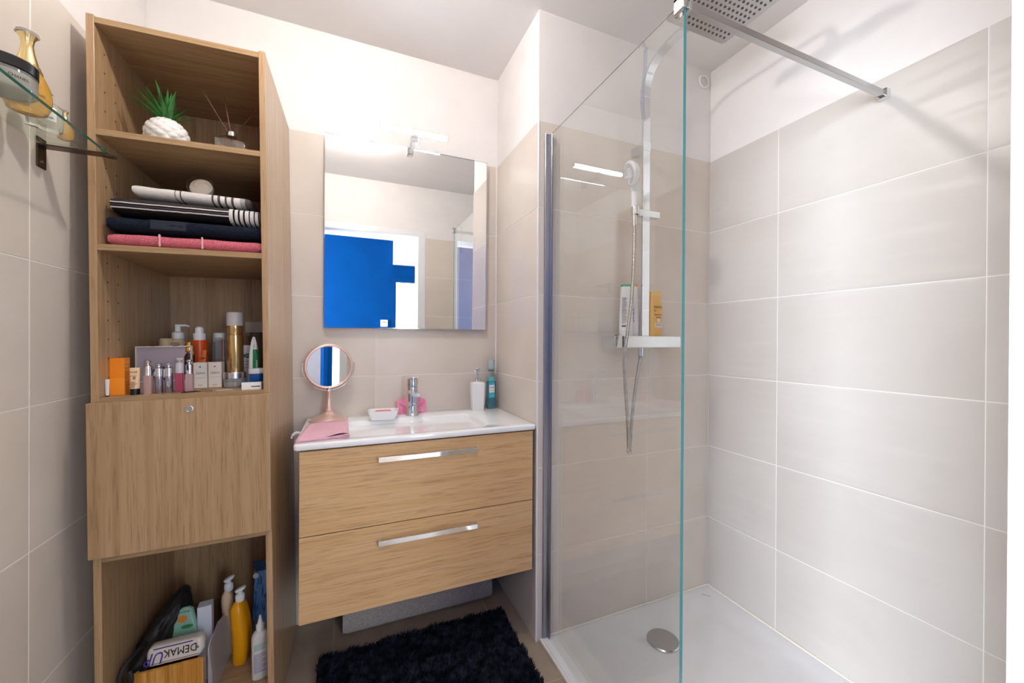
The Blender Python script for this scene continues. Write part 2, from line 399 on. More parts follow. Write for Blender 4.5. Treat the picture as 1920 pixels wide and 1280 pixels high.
# pineapple planter
pp = thing('planter', 'white ceramic planter with diamond relief and a spiky green plant on the top shelf', 'plant pot', mw=on(.128, .105, S1))
pb = B(); lo = []; nr, ns = 60, 44
for j in range(ns+1):
    a = -PI*.36+(PI*.36+PI*.40)*j/ns
    lp = []
    for i in range(nr):
        th = 2*PI*i/nr; u = th/(2*PI)*10; v = j/ns*5.2
        p1 = (u+v) % 1; p2 = (u-v) % 1
        rel = .0055*min(1, 4.5*min(p1, 1-p1, p2, 1-p2))
        r = (.0485+rel)*math.cos(a)
        lp.append(Vector((r*math.cos(th), r*math.sin(th), .047+(.050+rel*.4)*math.sin(a))))
    lo.append(lp)
pb.loft(lo, True, True); pb.o('pot', M['matte_white'], pp, 60)
leafm = noise_mat('leaf_green', (26, 84, 34), (66, 136, 60), (10, 10, 30), rough=.4)
for k in range(42):
    az = random.uniform(0, 2*PI); el = random.uniform(.08, 1.05); ln = random.uniform(.070, .112)
    d = Vector((math.cos(az)*math.sin(el), math.sin(az)*math.sin(el), math.cos(el))); sd = Vector((-math.sin(az), math.cos(az), 0))
    nrm = d.cross(sd); lb = B(); lo = []
    for i in range(7):
        tt = i/6; c = Vector((0, 0, .084))+d*ln*tt+nrm*(.014*tt*tt*(1 if nrm.z < 0 else -1)); wd_ = .0078*(1-tt)**.75+.0003
        lo.append([c+sd*wd_, c-nrm*wd_*.35, c-sd*wd_, c+nrm*wd_*.15])
    lb.loft(lo); lb.o('leaf', leafm, pp)

# reed diffuser
df = thing('reed_diffuser', 'faceted glass reed diffuser with dark sticks on the top shelf', 'diffuser', mw=on(.288, .105, S1, .12))
am = clear('pale_amber_glass', (.93, .88, .80, 1), 2.6, .03)
B().loft([rrect(.082, .05, .010, 0, n=2), rrect(.086, .052, .010, .003, n=2), rrect(.088, .052, .010, .056, n=2), rrect(.030, .028, .008, .074, n=2), rrect(.026, .026, .010, .077, n=2)]).o('bottle', am, df)
B().loft([rrect(.076, .042, .008, .004, n=2), rrect(.078, .044, .008, .020, n=2)]).o('liquid', mat('amber_oil', (226, 190, 150), .05, trans=.9), df)
B().lathe([(0, .074), (.0135, .074), (.0135, .086), (.012, .089), (0, .089)]).o('cap', M['satin'], df)
for dx, dy, dz in ((-.072, .0, .118), (-.022, .03, .128), (.066, .01, .100)):
    B().tube([(dx*-.15, 0, .01), (dx*.1, 0, .083), (dx, dy, .083+dz)], .0017, 6).o('reed', mat('reed_brown', (92, 58, 44), .6) if 'reed_brown' not in bpy.data.materials else bpy.data.materials['reed_brown'], df)

# folded towels
def towel(name, label, x0, x1, y0, y1, z0, h, m, layers=2, sag=0., seed=0, x_slope=0.):
    t_ = thing(name, label, 'towel', mw=on(0, 0, z0))
    b = B(); lh = h/layers
    for l in range(layers):
        lo = []; nx = 40
        zc = lh*(l+.5)
        for i in range(nx+1):
            u = i/nx; x = x0+(x1-x0)*u; e = min(1, min(u, 1-u)*14); e = math.sqrt(max(0, 1-(1-e)**2)); e = .78+.22*e
            lp = []; n = 22
            for k in range(n):
                a = 2*PI*k/n; ca, sa = math.cos(a), math.sin(a)
                py = math.copysign(abs(ca)**(.30 if layers < 3 else .25), ca)*(y1-y0)/2; pz = math.copysign(abs(sa)**.62, sa)*lh*.5*e
                nz = noise.noise(Vector((x*14+seed, py*9, zc*30+k*.02)))*.0035+noise.noise(Vector((x*60, py*30, zc*90+seed)))*.0012
                lp.append(Vector((x, (y0+y1)/2+py+nz*1.2*(-1 if ca < 0 else 1)+l*.0015, zc+pz+nz*(.4 if l else .2)+sag*(u-.5)**2+x_slope*(u-.5))))
            lo.append(lp)
        b.loft(lo)
    b.o('folded_cloth', m, t_, 60); return t_
def terry(name, c1, c2): return noise_mat(name, c1, c2, (420, 420, 420), 1., rough=.95, bs=.9, bd=.003, detail=2, spec=.1)
tm = terry('pink_terry', (196, 88, 104), (222, 128, 140))
tp = towel('towel', 'pink terry towel with pale ribbons, lowest of the towel stack', .030, .380, .015, .33, S2, .0395, tm, 1, seed=1)
for x in (.140, .236):
    B().box((x-.0022, .0118, .004), (x+.0022, .018, .038), .0015).o('woven_band', terry('pale_pink_band', (240, 176, 182), (250, 196, 200)), tp)
tn = towel('towel', 'dark navy terry towel in the stack, just above the pink one', .028, .381, .018, .33, S2+.0415, .044, terry('navy_terry', (18, 23, 34), (35, 42, 56)), 1, seed=4)
B().box((.118, .0158, .010), (.200, .024, .036), .002).o('woven_band', noise_mat('navy_band', (26, 32, 46), (32, 38, 54), (90, 90, 400), rough=.7), tn)
# striped towel
sm_ = mat('striped_terry', (60, 52, 56), .95, spec=.1)
tc = N(sm_, 'ShaderNodeTexCoord'); sx = N(sm_, 'ShaderNodeSeparateXYZ'); lk(sm_, tc.outputs['Object'], sx.inputs[0])
nz = N(sm_, 'ShaderNodeTexNoise'); nz.inputs['Scale'].default_value = 60; lk(sm_, tc.outputs['Object'], nz.inputs['Vector'])
zz = N(sm_, 'ShaderNodeMath', operation='MULTIPLY_ADD'); lk(sm_, nz.outputs[0], zz.inputs[0]); zz.inputs[1].default_value = .002; lk(sm_, sx.outputs['Z'], zz.inputs[2])
z2 = N(sm_, 'ShaderNodeMath', operation='MULTIPLY'); lk(sm_, zz.outputs[0], z2.inputs[0]); z2.inputs[1].default_value = 1/.052
dk, md, lt = L((34, 29, 31)), L((78, 70, 74)), L((216, 210, 206))
row = ramp(sm_, z2.outputs[0], [(0, dk), (.18, dk), (.3, lt), (.36, dk), (.42, md), (.48, dk), (.56, lt), (.62, dk), (.67, md), (.71, dk), (.76, md), (.80, dk), (.84, md), (.90, dk), (.96, lt)], 'CONSTANT')
mx_ = N(sm_, 'ShaderNodeMath', operation='MULTIPLY'); lk(sm_, sx.outputs['X'], mx_.inputs[0]); mx_.inputs[1].default_value = 1/.40
bands = ramp(sm_, mx_.outputs[0], [(0, dk), (.745, lt), (.768, dk), (.778, lt), (.800, dk), (.810, lt), (.832, dk), (.842, lt), (.864, dk), (.874, lt), (.896, dk), (.906, lt), (.925, md)], 'CONSTANT')
gt = N(sm_, 'ShaderNodeMath', operation='GREATER_THAN'); lk(sm_, mx_.outputs[0], gt.inputs[0]); gt.inputs[1].default_value = .745
mxx = N(sm_, 'ShaderNodeMix', data_type='RGBA'); lk(sm_, gt.outputs[0], mxx.inputs[0]); lk(sm_, row, mxx.inputs[6]); lk(sm_, bands, mxx.inputs[7])
lk(sm_, mxx.outputs[2], bsdf(sm_).inputs['Base Color']); bump(sm_, nz.outputs[0], .6, .003)
towel('towel', 'charcoal towel with thin white stripes, between the navy and the white one', .034, .379, .020, .31, S2+.089, .048, sm_, 1, seed=9, x_slope=-.004)
wm = mat('white_striped_terry', (226, 220, 215), .95, spec=.1)
tc = N(wm, 'ShaderNodeTexCoord'); sx = N(wm, 'ShaderNodeSeparateXYZ'); lk(wm, tc.outputs['Object'], sx.inputs[0])
mx_ = N(wm, 'ShaderNodeMath', operation='MULTIPLY'); lk(wm, sx.outputs['X'], mx_.inputs[0]); mx_.inputs[1].default_value = 1/.40
wt, gy = L((226, 220, 215)), L((84, 78, 80))
lk(wm, ramp(wm, mx_.outputs[0], [(0, wt), (.425, L((150, 144, 142))), (.430, wt), (.455, gy), (.461, wt), (.64, gy), (.652, wt), (.675, gy), (.69, wt), (.715, gy), (.73, wt), (.755, gy), (.77, wt), (.81, L((170, 164, 162))), (.84, gy)], 'CONSTANT'), bsdf(wm).inputs['Base Color'])
nz = N(wm, 'ShaderNodeTexNoise'); nz.inputs['Scale'].default_value = 300; lk(wm, tc.outputs['Object'], nz.inputs['Vector']); bump(wm, nz.outputs[0], .6, .002)
towel('towel', 'small white towel with grey stripes at its end, on top of the stack', .078, .350, .025, .25, S2+.1415, .030, wm, 1, seed=14, x_slope=-.008)
# soap in a clear round box, leaning on the stack
sp = thing('decorative_soap', 'round cream carved soap in a clear case, standing on the white towel', 'soap', mw=on(.213, .085, S2+.171) @ Matrix.Rotation(-.25, 4, 'X'))
RX90 = Matrix.Rotation(PI/2, 3, 'X')
prof = [(0, .0)]
for i in range(14): prof.append((.030*math.sin(PI/2*(i+1)/14)*1.0, .012*math.cos(PI/2*(i+1)/14)*1.0)) if False else None
sb = B(); lo = []
for j in range(16):
    rr = .0285*(j/15); lp = []
    for i in range(40):
        a = 2*PI*i/40; z = .012*math.sqrt(max(0, 1-(rr/.031)**2))+.0022*math.sin(3*a+rr*420)*(rr/.0285)*(1-(rr/.0285)**4)
        lp.append(Vector((max(rr, 1e-5)*math.cos(a), -z, .032+max(rr, 1e-5)*math.sin(a))))
    lo.append(lp)
lo.append([Vector((p.x, .008, p.z)) for p in lo[-1]])
sb.loft(lo).o('soap_disc', mat('cream_soap', (222, 208, 192), .5), sp, 80)
B().lathe([(.0335, -.010), (.0335, .014), (.032, .014), (.032, -.010), (.0335, -.010)], (0, 0, .0335), rot=RX90, n=32).o('case', M['plastic_clear'], sp)

# ---------------------------------------------------------------- toiletries in the middle compartment
def bottle(name, label, cat, x, y, z, prof, m, parts=(), sx=1., sy=1., rz=0., n=24, mw=None, group=None, body='body', sq=None):
    t_ = thing(name, label, cat, mw=mw if mw is not None else on(x, y, z, rz), group=group)
    if sq: B().loft([rrect(2*r*sx, 2*r*sy, r*sq*min(sx, sy), zz_, n=4) for r, zz_ in prof]).o(body, m, t_)
    else: B().lathe(prof, n=n, sx=sx, sy=sy).o(body, m, t_)
    for nm, pr, mm, k in parts:
        if k == 'sq': B().loft([rrect(2*r*sx, 2*r*sy, r*.3*min(sx, sy), zz_, n=4) for r, zz_ in pr]).o(nm, mm, t_)
        else: B().lathe(pr, n=n, sx=k or 1, sy=k or 1).o(nm, mm, t_)
    return t_
def carton(name, label, x, y, z, w, d, h, m, rz=0., cat='box', tops=None, mw=None):
    t_ = thing(name, label, cat, mw=mw if mw is not None else on(x, y, z, rz))
    B().box((-w/2, -d/2, 0), (w/2, d/2, h), .0008).o('carton', m, t_, 0)
    B().box((-w/2+.0006, -d/2+.0006, h-.0004), (w/2-.0006, d/2-.0006, h+.0006)).o('lid_flap', tops or m, t_, 0)
    return t_
oc = mat('orange_card', (240, 138, 22), .4)
ob = carton('carton', 'upright orange carton at the front left of the middle shelf', .031, .064, S3, .031, .034, .101, oc, .06)
for k, (zz, ww) in enumerate(((.088, .026), (.078, .022), (.067, .024), (.040, .022))):
    B().box((.0156, -.014, zz), (.0160, -.014+ww, zz+.0018)).o('printed_line', mat('pale_orange_ink', (250, 196, 120), .5) if k == 0 else bpy.data.materials['pale_orange_ink'], ob, 0)
B().box((-.0150, -.0174, .002), (.0150, -.0170, .047)).o('printed_panel', mat('orange_band', (250, 152, 40), .4), ob, 0)
wt_ = thing('tube', 'thin white tube with a black foot at the far left end of the middle shelf', 'tube', mw=on(.019, .03, S3))
wt_.matrix_basis = on(.0205, .028, S3)
B().loft([rrect(.0066, .0066, .003, .0035), rrect(.0076, .0066, .003, .008), rrect(.0084, .004, .0015, .046)]).o('body', M['white_pl'], wt_)
B().lathe([(.0032, 0), (.0032, .0045), (.0, .0045)], n=12).o('cap', M['black'], wt_)
nx = bottle('tube', 'small beige cosmetic tube standing on a black cap beside the orange carton', 'tube', .066, .055, S3,
  [], None) if False else thing('tube', 'small beige cosmetic tube standing on a black cap beside the orange carton', 'tube', mw=on(.069, .050, S3))
B().loft([rrect(.0205, .018, .009, .0165), rrect(.0212, .019, .009, .022), rrect(.0222, .010, .0045, .062), rrect(.0228, .002, .0008, .074)]).o('body', mat('beige_tube', (238, 200, 160), .4), nx)
B().lathe([(.0098, 0), (.0102, .0005), (.0102, .016), (0, .016)]).o('cap', M['black'], nx)
text('NUXE', .006, M['ink'], nx, (0, -.0063, .0625)); text('BB CREAM', .003, M['ink'], nx, (0, -.0078, .0515)); text('®', .010, M['ink'], nx, (.002, -.0088, .0455), name='emblem')
for q, zz in enumerate((.034, .030, .026, .022)): text(('CREME', 'PRODIGIEUSE', 'SPF 30', 'NUXE')[q], .0030, M['ink'], nx, (-.001, -.0100, zz))
# lipstick and gloss tubes
silver = mat('silver_cap', (214, 214, 222), .14, 1)
def gloss(label, x, y, h, liquid, capm, bodym=None, txt=None, group=None):
    g = thing('lip_gloss', label, 'lip gloss', mw=on(x, y, S3))
    if liquid:
        B().loft([rrect(.0182, .0182, .0035, .0), rrect(.0182, .0182, .0035, h*.56)]).o('vial', mat('clear_pink', liquid[0], .08, trans=.55), g)
        B().lathe([(.0066, .003), (.0066, h*.18), (.003, h*.2), (.003, h*.5)]).o('liquid', mat('gloss_colour', liquid[1], .3), g)
    else:
        B().lathe([(.0088, 0), (.0092, .001), (.0092, h*.56)]).o('vial', bodym, g)
    B().lathe([(.0088, h*.56), (.0092, h*.565), (.0092, h*.83), (.0074, h*.86), (.0040, h*.875), (.0040, h*.92), (.0078, h*.945), (.0080, h*.975), (.0062, h), (0, h)]).o('cap', capm, g)
    if txt: text(txt[0], .0058, txt[1], g, (.001, -.0095, h*.32), FACE @ Matrix.Rotation(PI/2, 4, 'Z'))
    return g
gloss('gloss tube with a coral base and a silver cap, leftmost of the lip cosmetics', .097, .052, .092, ((236, 205, 200), (236, 110, 92)), silver)
tr_ = mat('pewter_case', (168, 166, 178), .18, .9)
gloss('plain silver lipstick case, third in the row from the orange carton', .121, .052, .084, None, silver, tr_)
gloss('silver lipstick case with upright pale lettering, left of the raspberry gloss', .143, .052, .084, None, silver, tr_, ('DIOR', M['white_ink']))
gloss('raspberry gloss tube with a white collar, tallest of the lip cosmetics', .1655, .058, .098, ((214, 96, 130), (206, 40, 84)), mat('clear_cap', (225, 222, 228), .06, trans=.4))
gl3 = gloss('pale pink gloss tube with a silvery cap beside the two white cartons', .188, .060, .092, ((232, 198, 200), (226, 176, 172)), silver)
B().box((-.0035, -.0096, .062), (.0005, -.009, .078)).o('cap_mark', mat('navy_ink', (26, 40, 90), .4), gl3)
# two white cartons
for k, (x, lab, ink) in enumerate(((.187, 'white carton with grey script, left one of the white pair', M['grey_ink']), (.2235, 'white carton with golden script, right one of the white pair', M['gold_ink']))):
    c_ = carton('carton', lab, x+.0015, .156+.004*k, S3, .0345, .032, .080, mat('ivory_card', (234, 226, 216), .5) if k == 0 else bpy.data.materials['ivory_card'])
    text("j'adore", .0105, ink, c_, (0, -.0163, .048), shear=.5, squeeze=.8); text('DIOR', .0045, ink, c_, (0, -.0163, .010))
    B().lathe([(0, 0), (.0024, 0), (.0024, .0004), (0, .0004)], (0, -.016, .067), rot=RX90, n=12).o('emblem', ink, c_)
    B().box((-.017, -.0166, -.0), (.017, -.0160, .0022)).o('gold_edge', M['gold_ink'], c_, 0)
    B().box((-.0145, -.01635, .0335), (.0145, -.0160, .0340)).o('printed_line', ink, c_, 0)
# gift box with the lid up, red ribbon ends
gb = thing('gift_box', 'white-edged open box with mauve lining and red hinges behind the lip cosmetics', 'box', mw=on(.104, .112, S3))
B().box((-.063, 0, 0), (.063, .075, .03), .001).o('tray', mat('mauve_lining', (176, 164, 176), .6), gb, 0)
ld = B().box((-.066, .028, .028), (.064, .036, .132), .001).o('lid', bpy.data.materials['mauve_lining'], gb, 0)
fr_ = B(); fr_.box((-.068, .020, .130), (.066, .037, .133)).box((-.068, .020, .028), (-.0655, .037, .132)).box((.0635, .020, .028), (.066, .037, .132)).o('rim', mat('ivory_rim', (226, 218, 206), .5), gb, 0)
for x in (-.028, .026): B().box((x-.006, .019, .1322), (x+.006, .037, .1345), .0008).o('ribbon_end', mat('red_ribbon', (158, 40, 34), .6), gb, 0)
for k, x in enumerate((-.052, -.022, .0, .03)):
    pass
pal = thing('compact', 'dark round compact leaning against the mauve lining of the open box', 'compact', mw=on(.095, .118, S3+.031))
pal.matrix_basis = on(.098, .124, S3+.031)
B().lathe([(0, -.003), (.019, -.003), (.021, 0), (.019, .003), (0, .003)], (0, 0, .021), rot=RX90, n=28).o('case', mat('plum_case', (66, 44, 52), .2), pal)
B().lathe([(0, .0), (.0155, .0), (.0155, .0012), (0, .0012)], (0, -.003, .021), rot=RX90, n=28).o('inlay', silver, pal)
# pump bottles and tubes behind
wp = thing('pump_bottle', 'beige lotion bottle with a white pump, back left of the middle shelf', 'pump bottle', mw=on(.094, .26, S3))
B().lathe([(.024, 0), (.026, .004), (.0265, .09), (.0235, .125), (.019, .150), (.0135, .158), (0, .158)]).o('body', mat('beige_lotion', (214, 190, 160), .35), wp)
B().lathe([(.0125, .156), (.0165, .157), (.0165, .176), (.0085, .181), (.0075, .196), (.0, .197)]).o('pump_collar', M['white_pl'], wp)
B().tube(smooth_pts([(-.006, 0, .199), (.006, 0, .200), (.022, 0, .2), (.031, 0, .196)]), [.0052]*6+[.004]*6+[.0032]*7, 10).o('pump_head', M['white_pl'], wp)
B().box((-.012, -.0262, .10), (.012, -.022, .145), .004).o('label_patch', mat('greige_label', (168, 154, 138), .5), wp)
cc = thing('jar', 'cream plastic jar with a dark spot left of the beige pump bottle', 'jar', mw=on(.066, .25, S3))
B().lathe([(.0165, 0), (.0175, .003), (.0175, .118), (.0, .118)]).o('body', mat('cream_pl', (208, 192, 156), .45), cc)
B().lathe([(.0168, .118), (.0172, .12), (.0172, .153), (.0145, .158), (0, .158)]).o('lid', bpy.data.materials['cream_pl'], cc)
bb = thing('bottle', 'dark brown bottle with a golden cap behind the raspberry gloss', 'bottle', mw=on(.159, .15, S3))
B().lathe([(.013, 0), (.014, .003), (.014, .10), (.010, .113), (0, .115)]).o('body', mat('brown_glass', (58, 22, 20), .12), bb)
B().lathe([(.0115, .113), (.012, .114), (.012, .134), (.0085, .139), (.0085, .143), (0, .144)]).o('cap', mat('gold_cap', (196, 150, 84), .25, .9), bb)
op = thing('pump_bottle', 'orange-red pump bottle with a white cap behind the white cartons', 'pump bottle', mw=on(.168, .205, S3))
B().lathe([(.020, 0), (.0212, .003), (.0212, .150), (0, .150)]).o('body', mat('red_orange', (206, 78, 22), .3), op)
B().lathe([(.0155, .150), (.0162, .151), (.0162, .172), (.0, .172)]).o('pump_collar', M['white_pl'], op)
B().lathe([(.0115, .172), (.0118, .174), (.0112, .190), (.006, .194), (0, .194)]).o('pump_head', M['white_pl'], op)
ot = thing('tube', 'orange tube with a leaf print standing before the red pump bottle', 'tube', mw=on(.176, .190, S3))
om = mat('orange_tube', (226, 112, 50), .35)
B().loft([rrect(.022, .02, .01, .0), rrect(.024, .021, .01, .012), rrect(.028, .010, .005, .095), rrect(.031, .0025, .001, .118)]).o('body', om, ot)
text('NUXE', .004, mat('dark_orange_ink', (166, 60, 20), .5), ot, (0, -.0042, .107)); 
for k in range(3): B().lathe([(0, 0), (.006, 0), (.006, .0006), (0, .0006)], (.001+k*.003, -.0048, .085+k*.004), rot=RX90, sx=1., sy=.45, n=14).o('leaf_print', bpy.data.materials['dark_orange_ink'], ot)
cb = thing('clear_case', 'clear plastic case holding an orange brush, behind the white cartons', 'case', mw=on(.233, .21, S3))
B().box((-.028, -.012, 0), (.028, .012, .158), .001).o('case', clear('clear_case_plastic', (.80, .80, .82, 1), 1.5, .1), cb, 0)
B().box((-.026, .009, .002), (.010, .0095, .150)).o('card_insert', mat('silver_card', (140, 134, 138), .45), cb, 0)
B().tube([(-.003, 0, .004), (-.003, 0, .085)], .0028, 8).o('brush_handle', mat('orange_handle', (226, 92, 40), .3), cb)
B().tube([(-.003, 0, .085), (-.003, 0, .152)], [.0028, .0036], 8).o('brush_tip', mat('copper_tip', (160, 92, 66), .35, .5), cb)
for k in range(4): B().lathe([(0, 0), (.0085, 0), (.0085, .002), (0, .002)], (.018, -.004, .030+k*.031), rot=RX90, n=18).o('pan', mat('pan_grey', (196, 190, 190), .3) if k == 0 else bpy.data.materials['pan_grey'], cb)
wj = thing('pump_bottle', 'white-capped grey bottle standing behind the clear brush case', 'bottle', mw=on(.208, .262, S3))
B().lathe([(.024, 0), (.0255, .003), (.0255, .145), (0, .145)], sx=.9).o('body', mat('grey_pack', (168, 160, 154), .4), wj)
B().lathe([(.019, .145), (.0195, .146), (.0195, .172), (.017, .175), (0, .175)]).o('cap', M['white_pl'], wj)
gd = thing('bottle', 'tall golden bottle with a pearl grey cap, tallest in the middle compartment', 'bottle', mw=on(.272, .175, S3))
gm = mat('gold_lacquer', (212, 178, 122), .2, .85)
B().lathe([(.0222, 0), (.0235, .003), (.0228, .165), (0, .165)]).o('body', gm, gd)
B().lathe([(.0205, .165), (.0212, .166), (.0212, .195), (0, .195)]).o('neck_band', gm, gd)
B().lathe([(.0222, .195), (.0228, .196), (.0228, .236), (.0215, .238), (0, .238)]).o('cap', mat('pearl_cap', (206, 200, 202), .22), gd)
ga = thing('carton', 'small white carton with a green oval and black print, right of the golden bottle', 'box', mw=on(.300, .215, S3))
B().box((-.014, -.012, 0), (.014, .012, .132), .0008).o('carton', M['matte_white'], ga, 0)
gi = mat('green_ink', (14, 128, 74), .4)
B().lathe([(0, 0), (.0115, 0), (.0115, .0005), (0, .0005)], (0, -.012, .097), rot=RX90, sx=1.1, sy=.62, n=24).o('oval_print', gi, ga)
text('GUM', .008, M['white_ink'], ga, (0, -.0127, .097), shear=.3)
for k, s in enumerate(('SENSI', 'VITAL', 'DENTAL')): text(s, .0058, M['ink'], ga, (0, -.0123, .078-k*.010))
gt_ = thing('tube', 'green and white toothpaste tube standing crimp end up beside the right panel', 'tube', mw=on(.332, .135, S3))
B().loft([rrect(.030, .024, .011, .0), rrect(.031, .024, .011, .03), rrect(.027, .016, .008, .10), rrect(.016, .006, .002, .140), rrect(.006, .0015, .0006, .158)]).o('body', M['white_pl'], gt_)
B().loft([rrect(.0245, .0235, .0085, .030, cx=.0045, cy=-.0010), rrect(.0200, .0165, .0075, .100, cx=.0045, cy=-.0010), rrect(.0150, .0118, .0055, .118, cx=.003, cy=-.0010)]).o('green_print', gi, gt_)
text('elmadent', .0090, M['white_ink'], gt_, (.009, -.0125, .068), FACE @ Matrix.Rotation(PI/2, 4, 'Z')); text('anti', .006, mat('red_ink', (190, 40, 40), .5), gt_, (.001, -.0068, .128), FACE @ Matrix.Rotation(PI/2, 4, 'Z'))
cj = thing('jar', 'frosted round cream jar stacked high behind the toothpaste tube', 'jar', mw=on(.303, .33, S3))
B().lathe([(.028, 0), (.029, .003), (.029, .165), (0, .165)]).o('body', mat('taupe_jar', (112, 92, 74), .4), cj)
B().loft([rrect(.068, .05, .004, .178), rrect(.068, .05, .004, .215)]).o('lid', mat('greige_lid', (176, 164, 150), .4), cj)
B().lathe([(.025, .165), (.025, .178), (0, .178)]).o('neck', bpy.data.materials['taupe_jar'], cj)
jr = thing('cream_jar', 'flat glass cream jar with a silver lid right of the white cartons', 'jar', mw=on(.277, .142, S3))
B().lathe([(.0270, 0), (.0285, .002), (.0285, .028), (0, .028)], n=32).o('glass_body', mat('jar_glass', (225, 222, 226), .05, trans=.7), jr)
B().lathe([(.023, .006), (.0245, .010), (.0245, .027), (0, .027)], n=32).o('cream', mat('cream', (236, 228, 226), .5), jr)
B().lathe([(.0290, .028), (.0300, .0285), (.0300, .046), (.0285, .048), (0, .048)], n=32).o('lid', mat('brushed_silver', (206, 204, 210), .25, .9), jr)
text('CREME DE BEAUTE', .0035, M['ink'], jr, (0, -.0289, .020))
bj = thing('cream_jar', 'blue jar with a white lid at the right end of the middle shelf', 'jar', mw=on(.351, .086, S3))
B().lathe([(.0215, 0), (.0225, .002), (.0225, .044), (0, .044)], n=32).o('body', mat('deep_blue', (14, 82, 150), .2), bj)
B().lathe([(.0228, .044), (.0235, .045), (.0235, .058), (.0222, .060), (0, .060)], n=32).o('lid', M['white_pl'], bj)
B().tube([(-.006, -.0222, .016), (.008, -.0215, .018)], .0018, 6).o('leaf_print', M['white_ink'], bj)
bx = carton('carton', 'small flat white carton lying in front of the blue jar', .3475, .036, S3, .050, .026, .021, M['matte_white'])
B().box((.0, -.0134, .008), (.022, -.0130, .0105)).o('printed_line', M['ink'], bx, 0)
B().box((-.024, -.012, .0214), (.012, .010, .0218)).o('printed_panel', mat('sky_blue_ink', (120, 160, 206), .4), bx, 0)
sc_ = thing('sachet', 'flat foil sachet lying on the shelf before the cream jar', 'sachet', mw=on(.276, .045, S3, .35))
B().box((-.020, -.009, .0), (.020, .009, .0022), .001).o('foil', mat('foil', (196, 186, 178), .35, .4), sc_, 0)
tw = thing('tweezers', 'dark tweezers lying before the left white carton', 'tweezers', mw=on(.196, .035, S3, .62))
for s in (-1, 1): B().loft([[Vector((x, s*(.0006+.004*math.sin(PI*u))+dy, zz)) for dy, zz in ((-.001, .0004), (.001, .0004), (.001, .0028), (-.001, .0028))] for x, u in ((-.02, .1), (-.008, .7), (.006, .8), (.018, .3), (.024, .02))]).o('arm', mat('dark_steel', (58, 50, 46), .3, .8), tw)
hc = thing('hair_clip', 'bronze hair clip lying before the right white carton', 'hair clip', mw=on(.232, .035, S3, .25))
B().box((-.018, -.0025, 0), (.016, .0025, .0018), .0006).o('blade', mat('bronze', (120, 96, 62), .3, .8), hc, 0)
B().tube(smooth_pts([(-.018, 0, .002), (-.004, 0, .006), (.016, 0, .0025)]), .0012, 6).o('spring', bpy.data.materials['bronze'], hc)

# ---------------------------------------------------------------- bottom compartment
og = thing('organizer_box', 'clear plastic organizer with a bamboo front, on the cabinet floor', 'storage box', mw=on(0, 0, SB))
bam = wood('bamboo', (196, 138, 62), (176, 116, 46), (210, 156, 84), 'z', .35)
for k in range(6):
    B().box((.051+k*.0275, .045, .001), (.051+(k+1)*.0275-.0003, .055, .139), .0004).o('slat', bam, og, 0)
B().box((.048, .040, .0), (.0505, .33, .150)).box((.2165, .040, .0), (.219, .33, .150)).box((.0505, .328, .0), (.2165, .33, .150)).box((.0505, .056, 0), (.2165, .328, .0022)).o('clear_walls', clear('organizer_plastic', (.90, .88, .90, 1), 1.3, .2), og, 0)
cp = thing('cotton_pad_pack', 'white pack of cotton pads with upside-down lettering over the bamboo front', 'cotton pads', mw=on(.148, .072, SB+.141) @ Matrix.Rotation(-.12, 4, 'X'))
b = B(); lo = []
for i in range(25):
    u = i/24; x = -.068+.132*u; e = math.sqrt(max(.25, 1-(2*abs(u-.5))**16))
    lo.append([Vector((x, .021*math.copysign(abs(math.cos(a))**.4, math.cos(a))*e, .026+.026*math.copysign(abs(math.sin(a))**.45, math.sin(a))*e+.0012*noise.noise(Vector((x*90, a*2, 1))))) for a in [2*PI*k/20 for k in range(20)]])
b.loft(lo).o('wrapped_pack', mat('wrap_white', (214, 204, 196), .3, coat=.5), cp, 60)
UPS = FACE @ Matrix.Rotation(PI, 4, 'Z')
text('DEMAK', .029, M['ink'], cp, (.012, -.0222, .030), UPS, squeeze=.80); text("UP", .044, M['violet_ink'], cp, (-.044, -.0224, .024), UPS, shear=.3, squeeze=.8)
B().box((-.05, -.0222, .0455), (.04, -.0205, .0475)).o('printed_line', M['violet_ink'], cp, 0); B().box((.048, -.0222, .024), (.054, -.0205, .030)).o('emblem', M['grey_ink'], cp, 0)
B().box((-.060, -.0224, .0085), (.055, -.0205, .0092)).o('seam', M['grey_ink'], cp, 0)
bg = thing('toiletry_bag', 'crumpled black fabric bag piled inside the organizer, at its left', 'bag', mw=on(.068, .19, SB+.02))
b = B(); lo = []
for j in range(40):
    v = j/39; zz = -.012+.270*v; r = .054*(1-v**4)+.018*(1-v**12); lp = []
    for i in range(48):
        a = 2*PI*i/48; k = 1+.30*noise.noise(Vector((math.cos(a)*1.6, math.sin(a)*1.6, v*5)))+.16*noise.noise(Vector((math.cos(a)*5, math.sin(a)*5, v*14)))
        lp.append(Vector((-.010+r*.74*math.cos(a)*k+v*v*.060, r*1.55*math.sin(a)*k-.03+v*.05, zz)))
    lo.append(lp)
b.loft(lo).o('fabric', M['black_cloth'], bg, 80)
B().tube(smooth_pts([(-.03, -.105, .085), (-.015, -.117, .095), (.0, -.118, .080), (-.01, -.115, .06), (-.03, -.11, .055)]), .006, 8).o('strap', M['black_cloth'], bg)
B().tube(smooth_pts([(-.020, -.112, .108), (-.010, -.122, .112), (-.002, -.118, .108)]), .004, 8).o('buckle', M['chrome'], bg)
B().tube(smooth_pts([(-.012, -.118, .090), (.002, -.124, .094), (.012, -.12, .090)]), .0014, 6).o('red_piping', mat('red_pipe', (190, 60, 60), .5), bg)
cd_ = thing('cable', 'thick black cord hanging over the front left of the organizer', 'cord', mw=on(0, 0, SB))
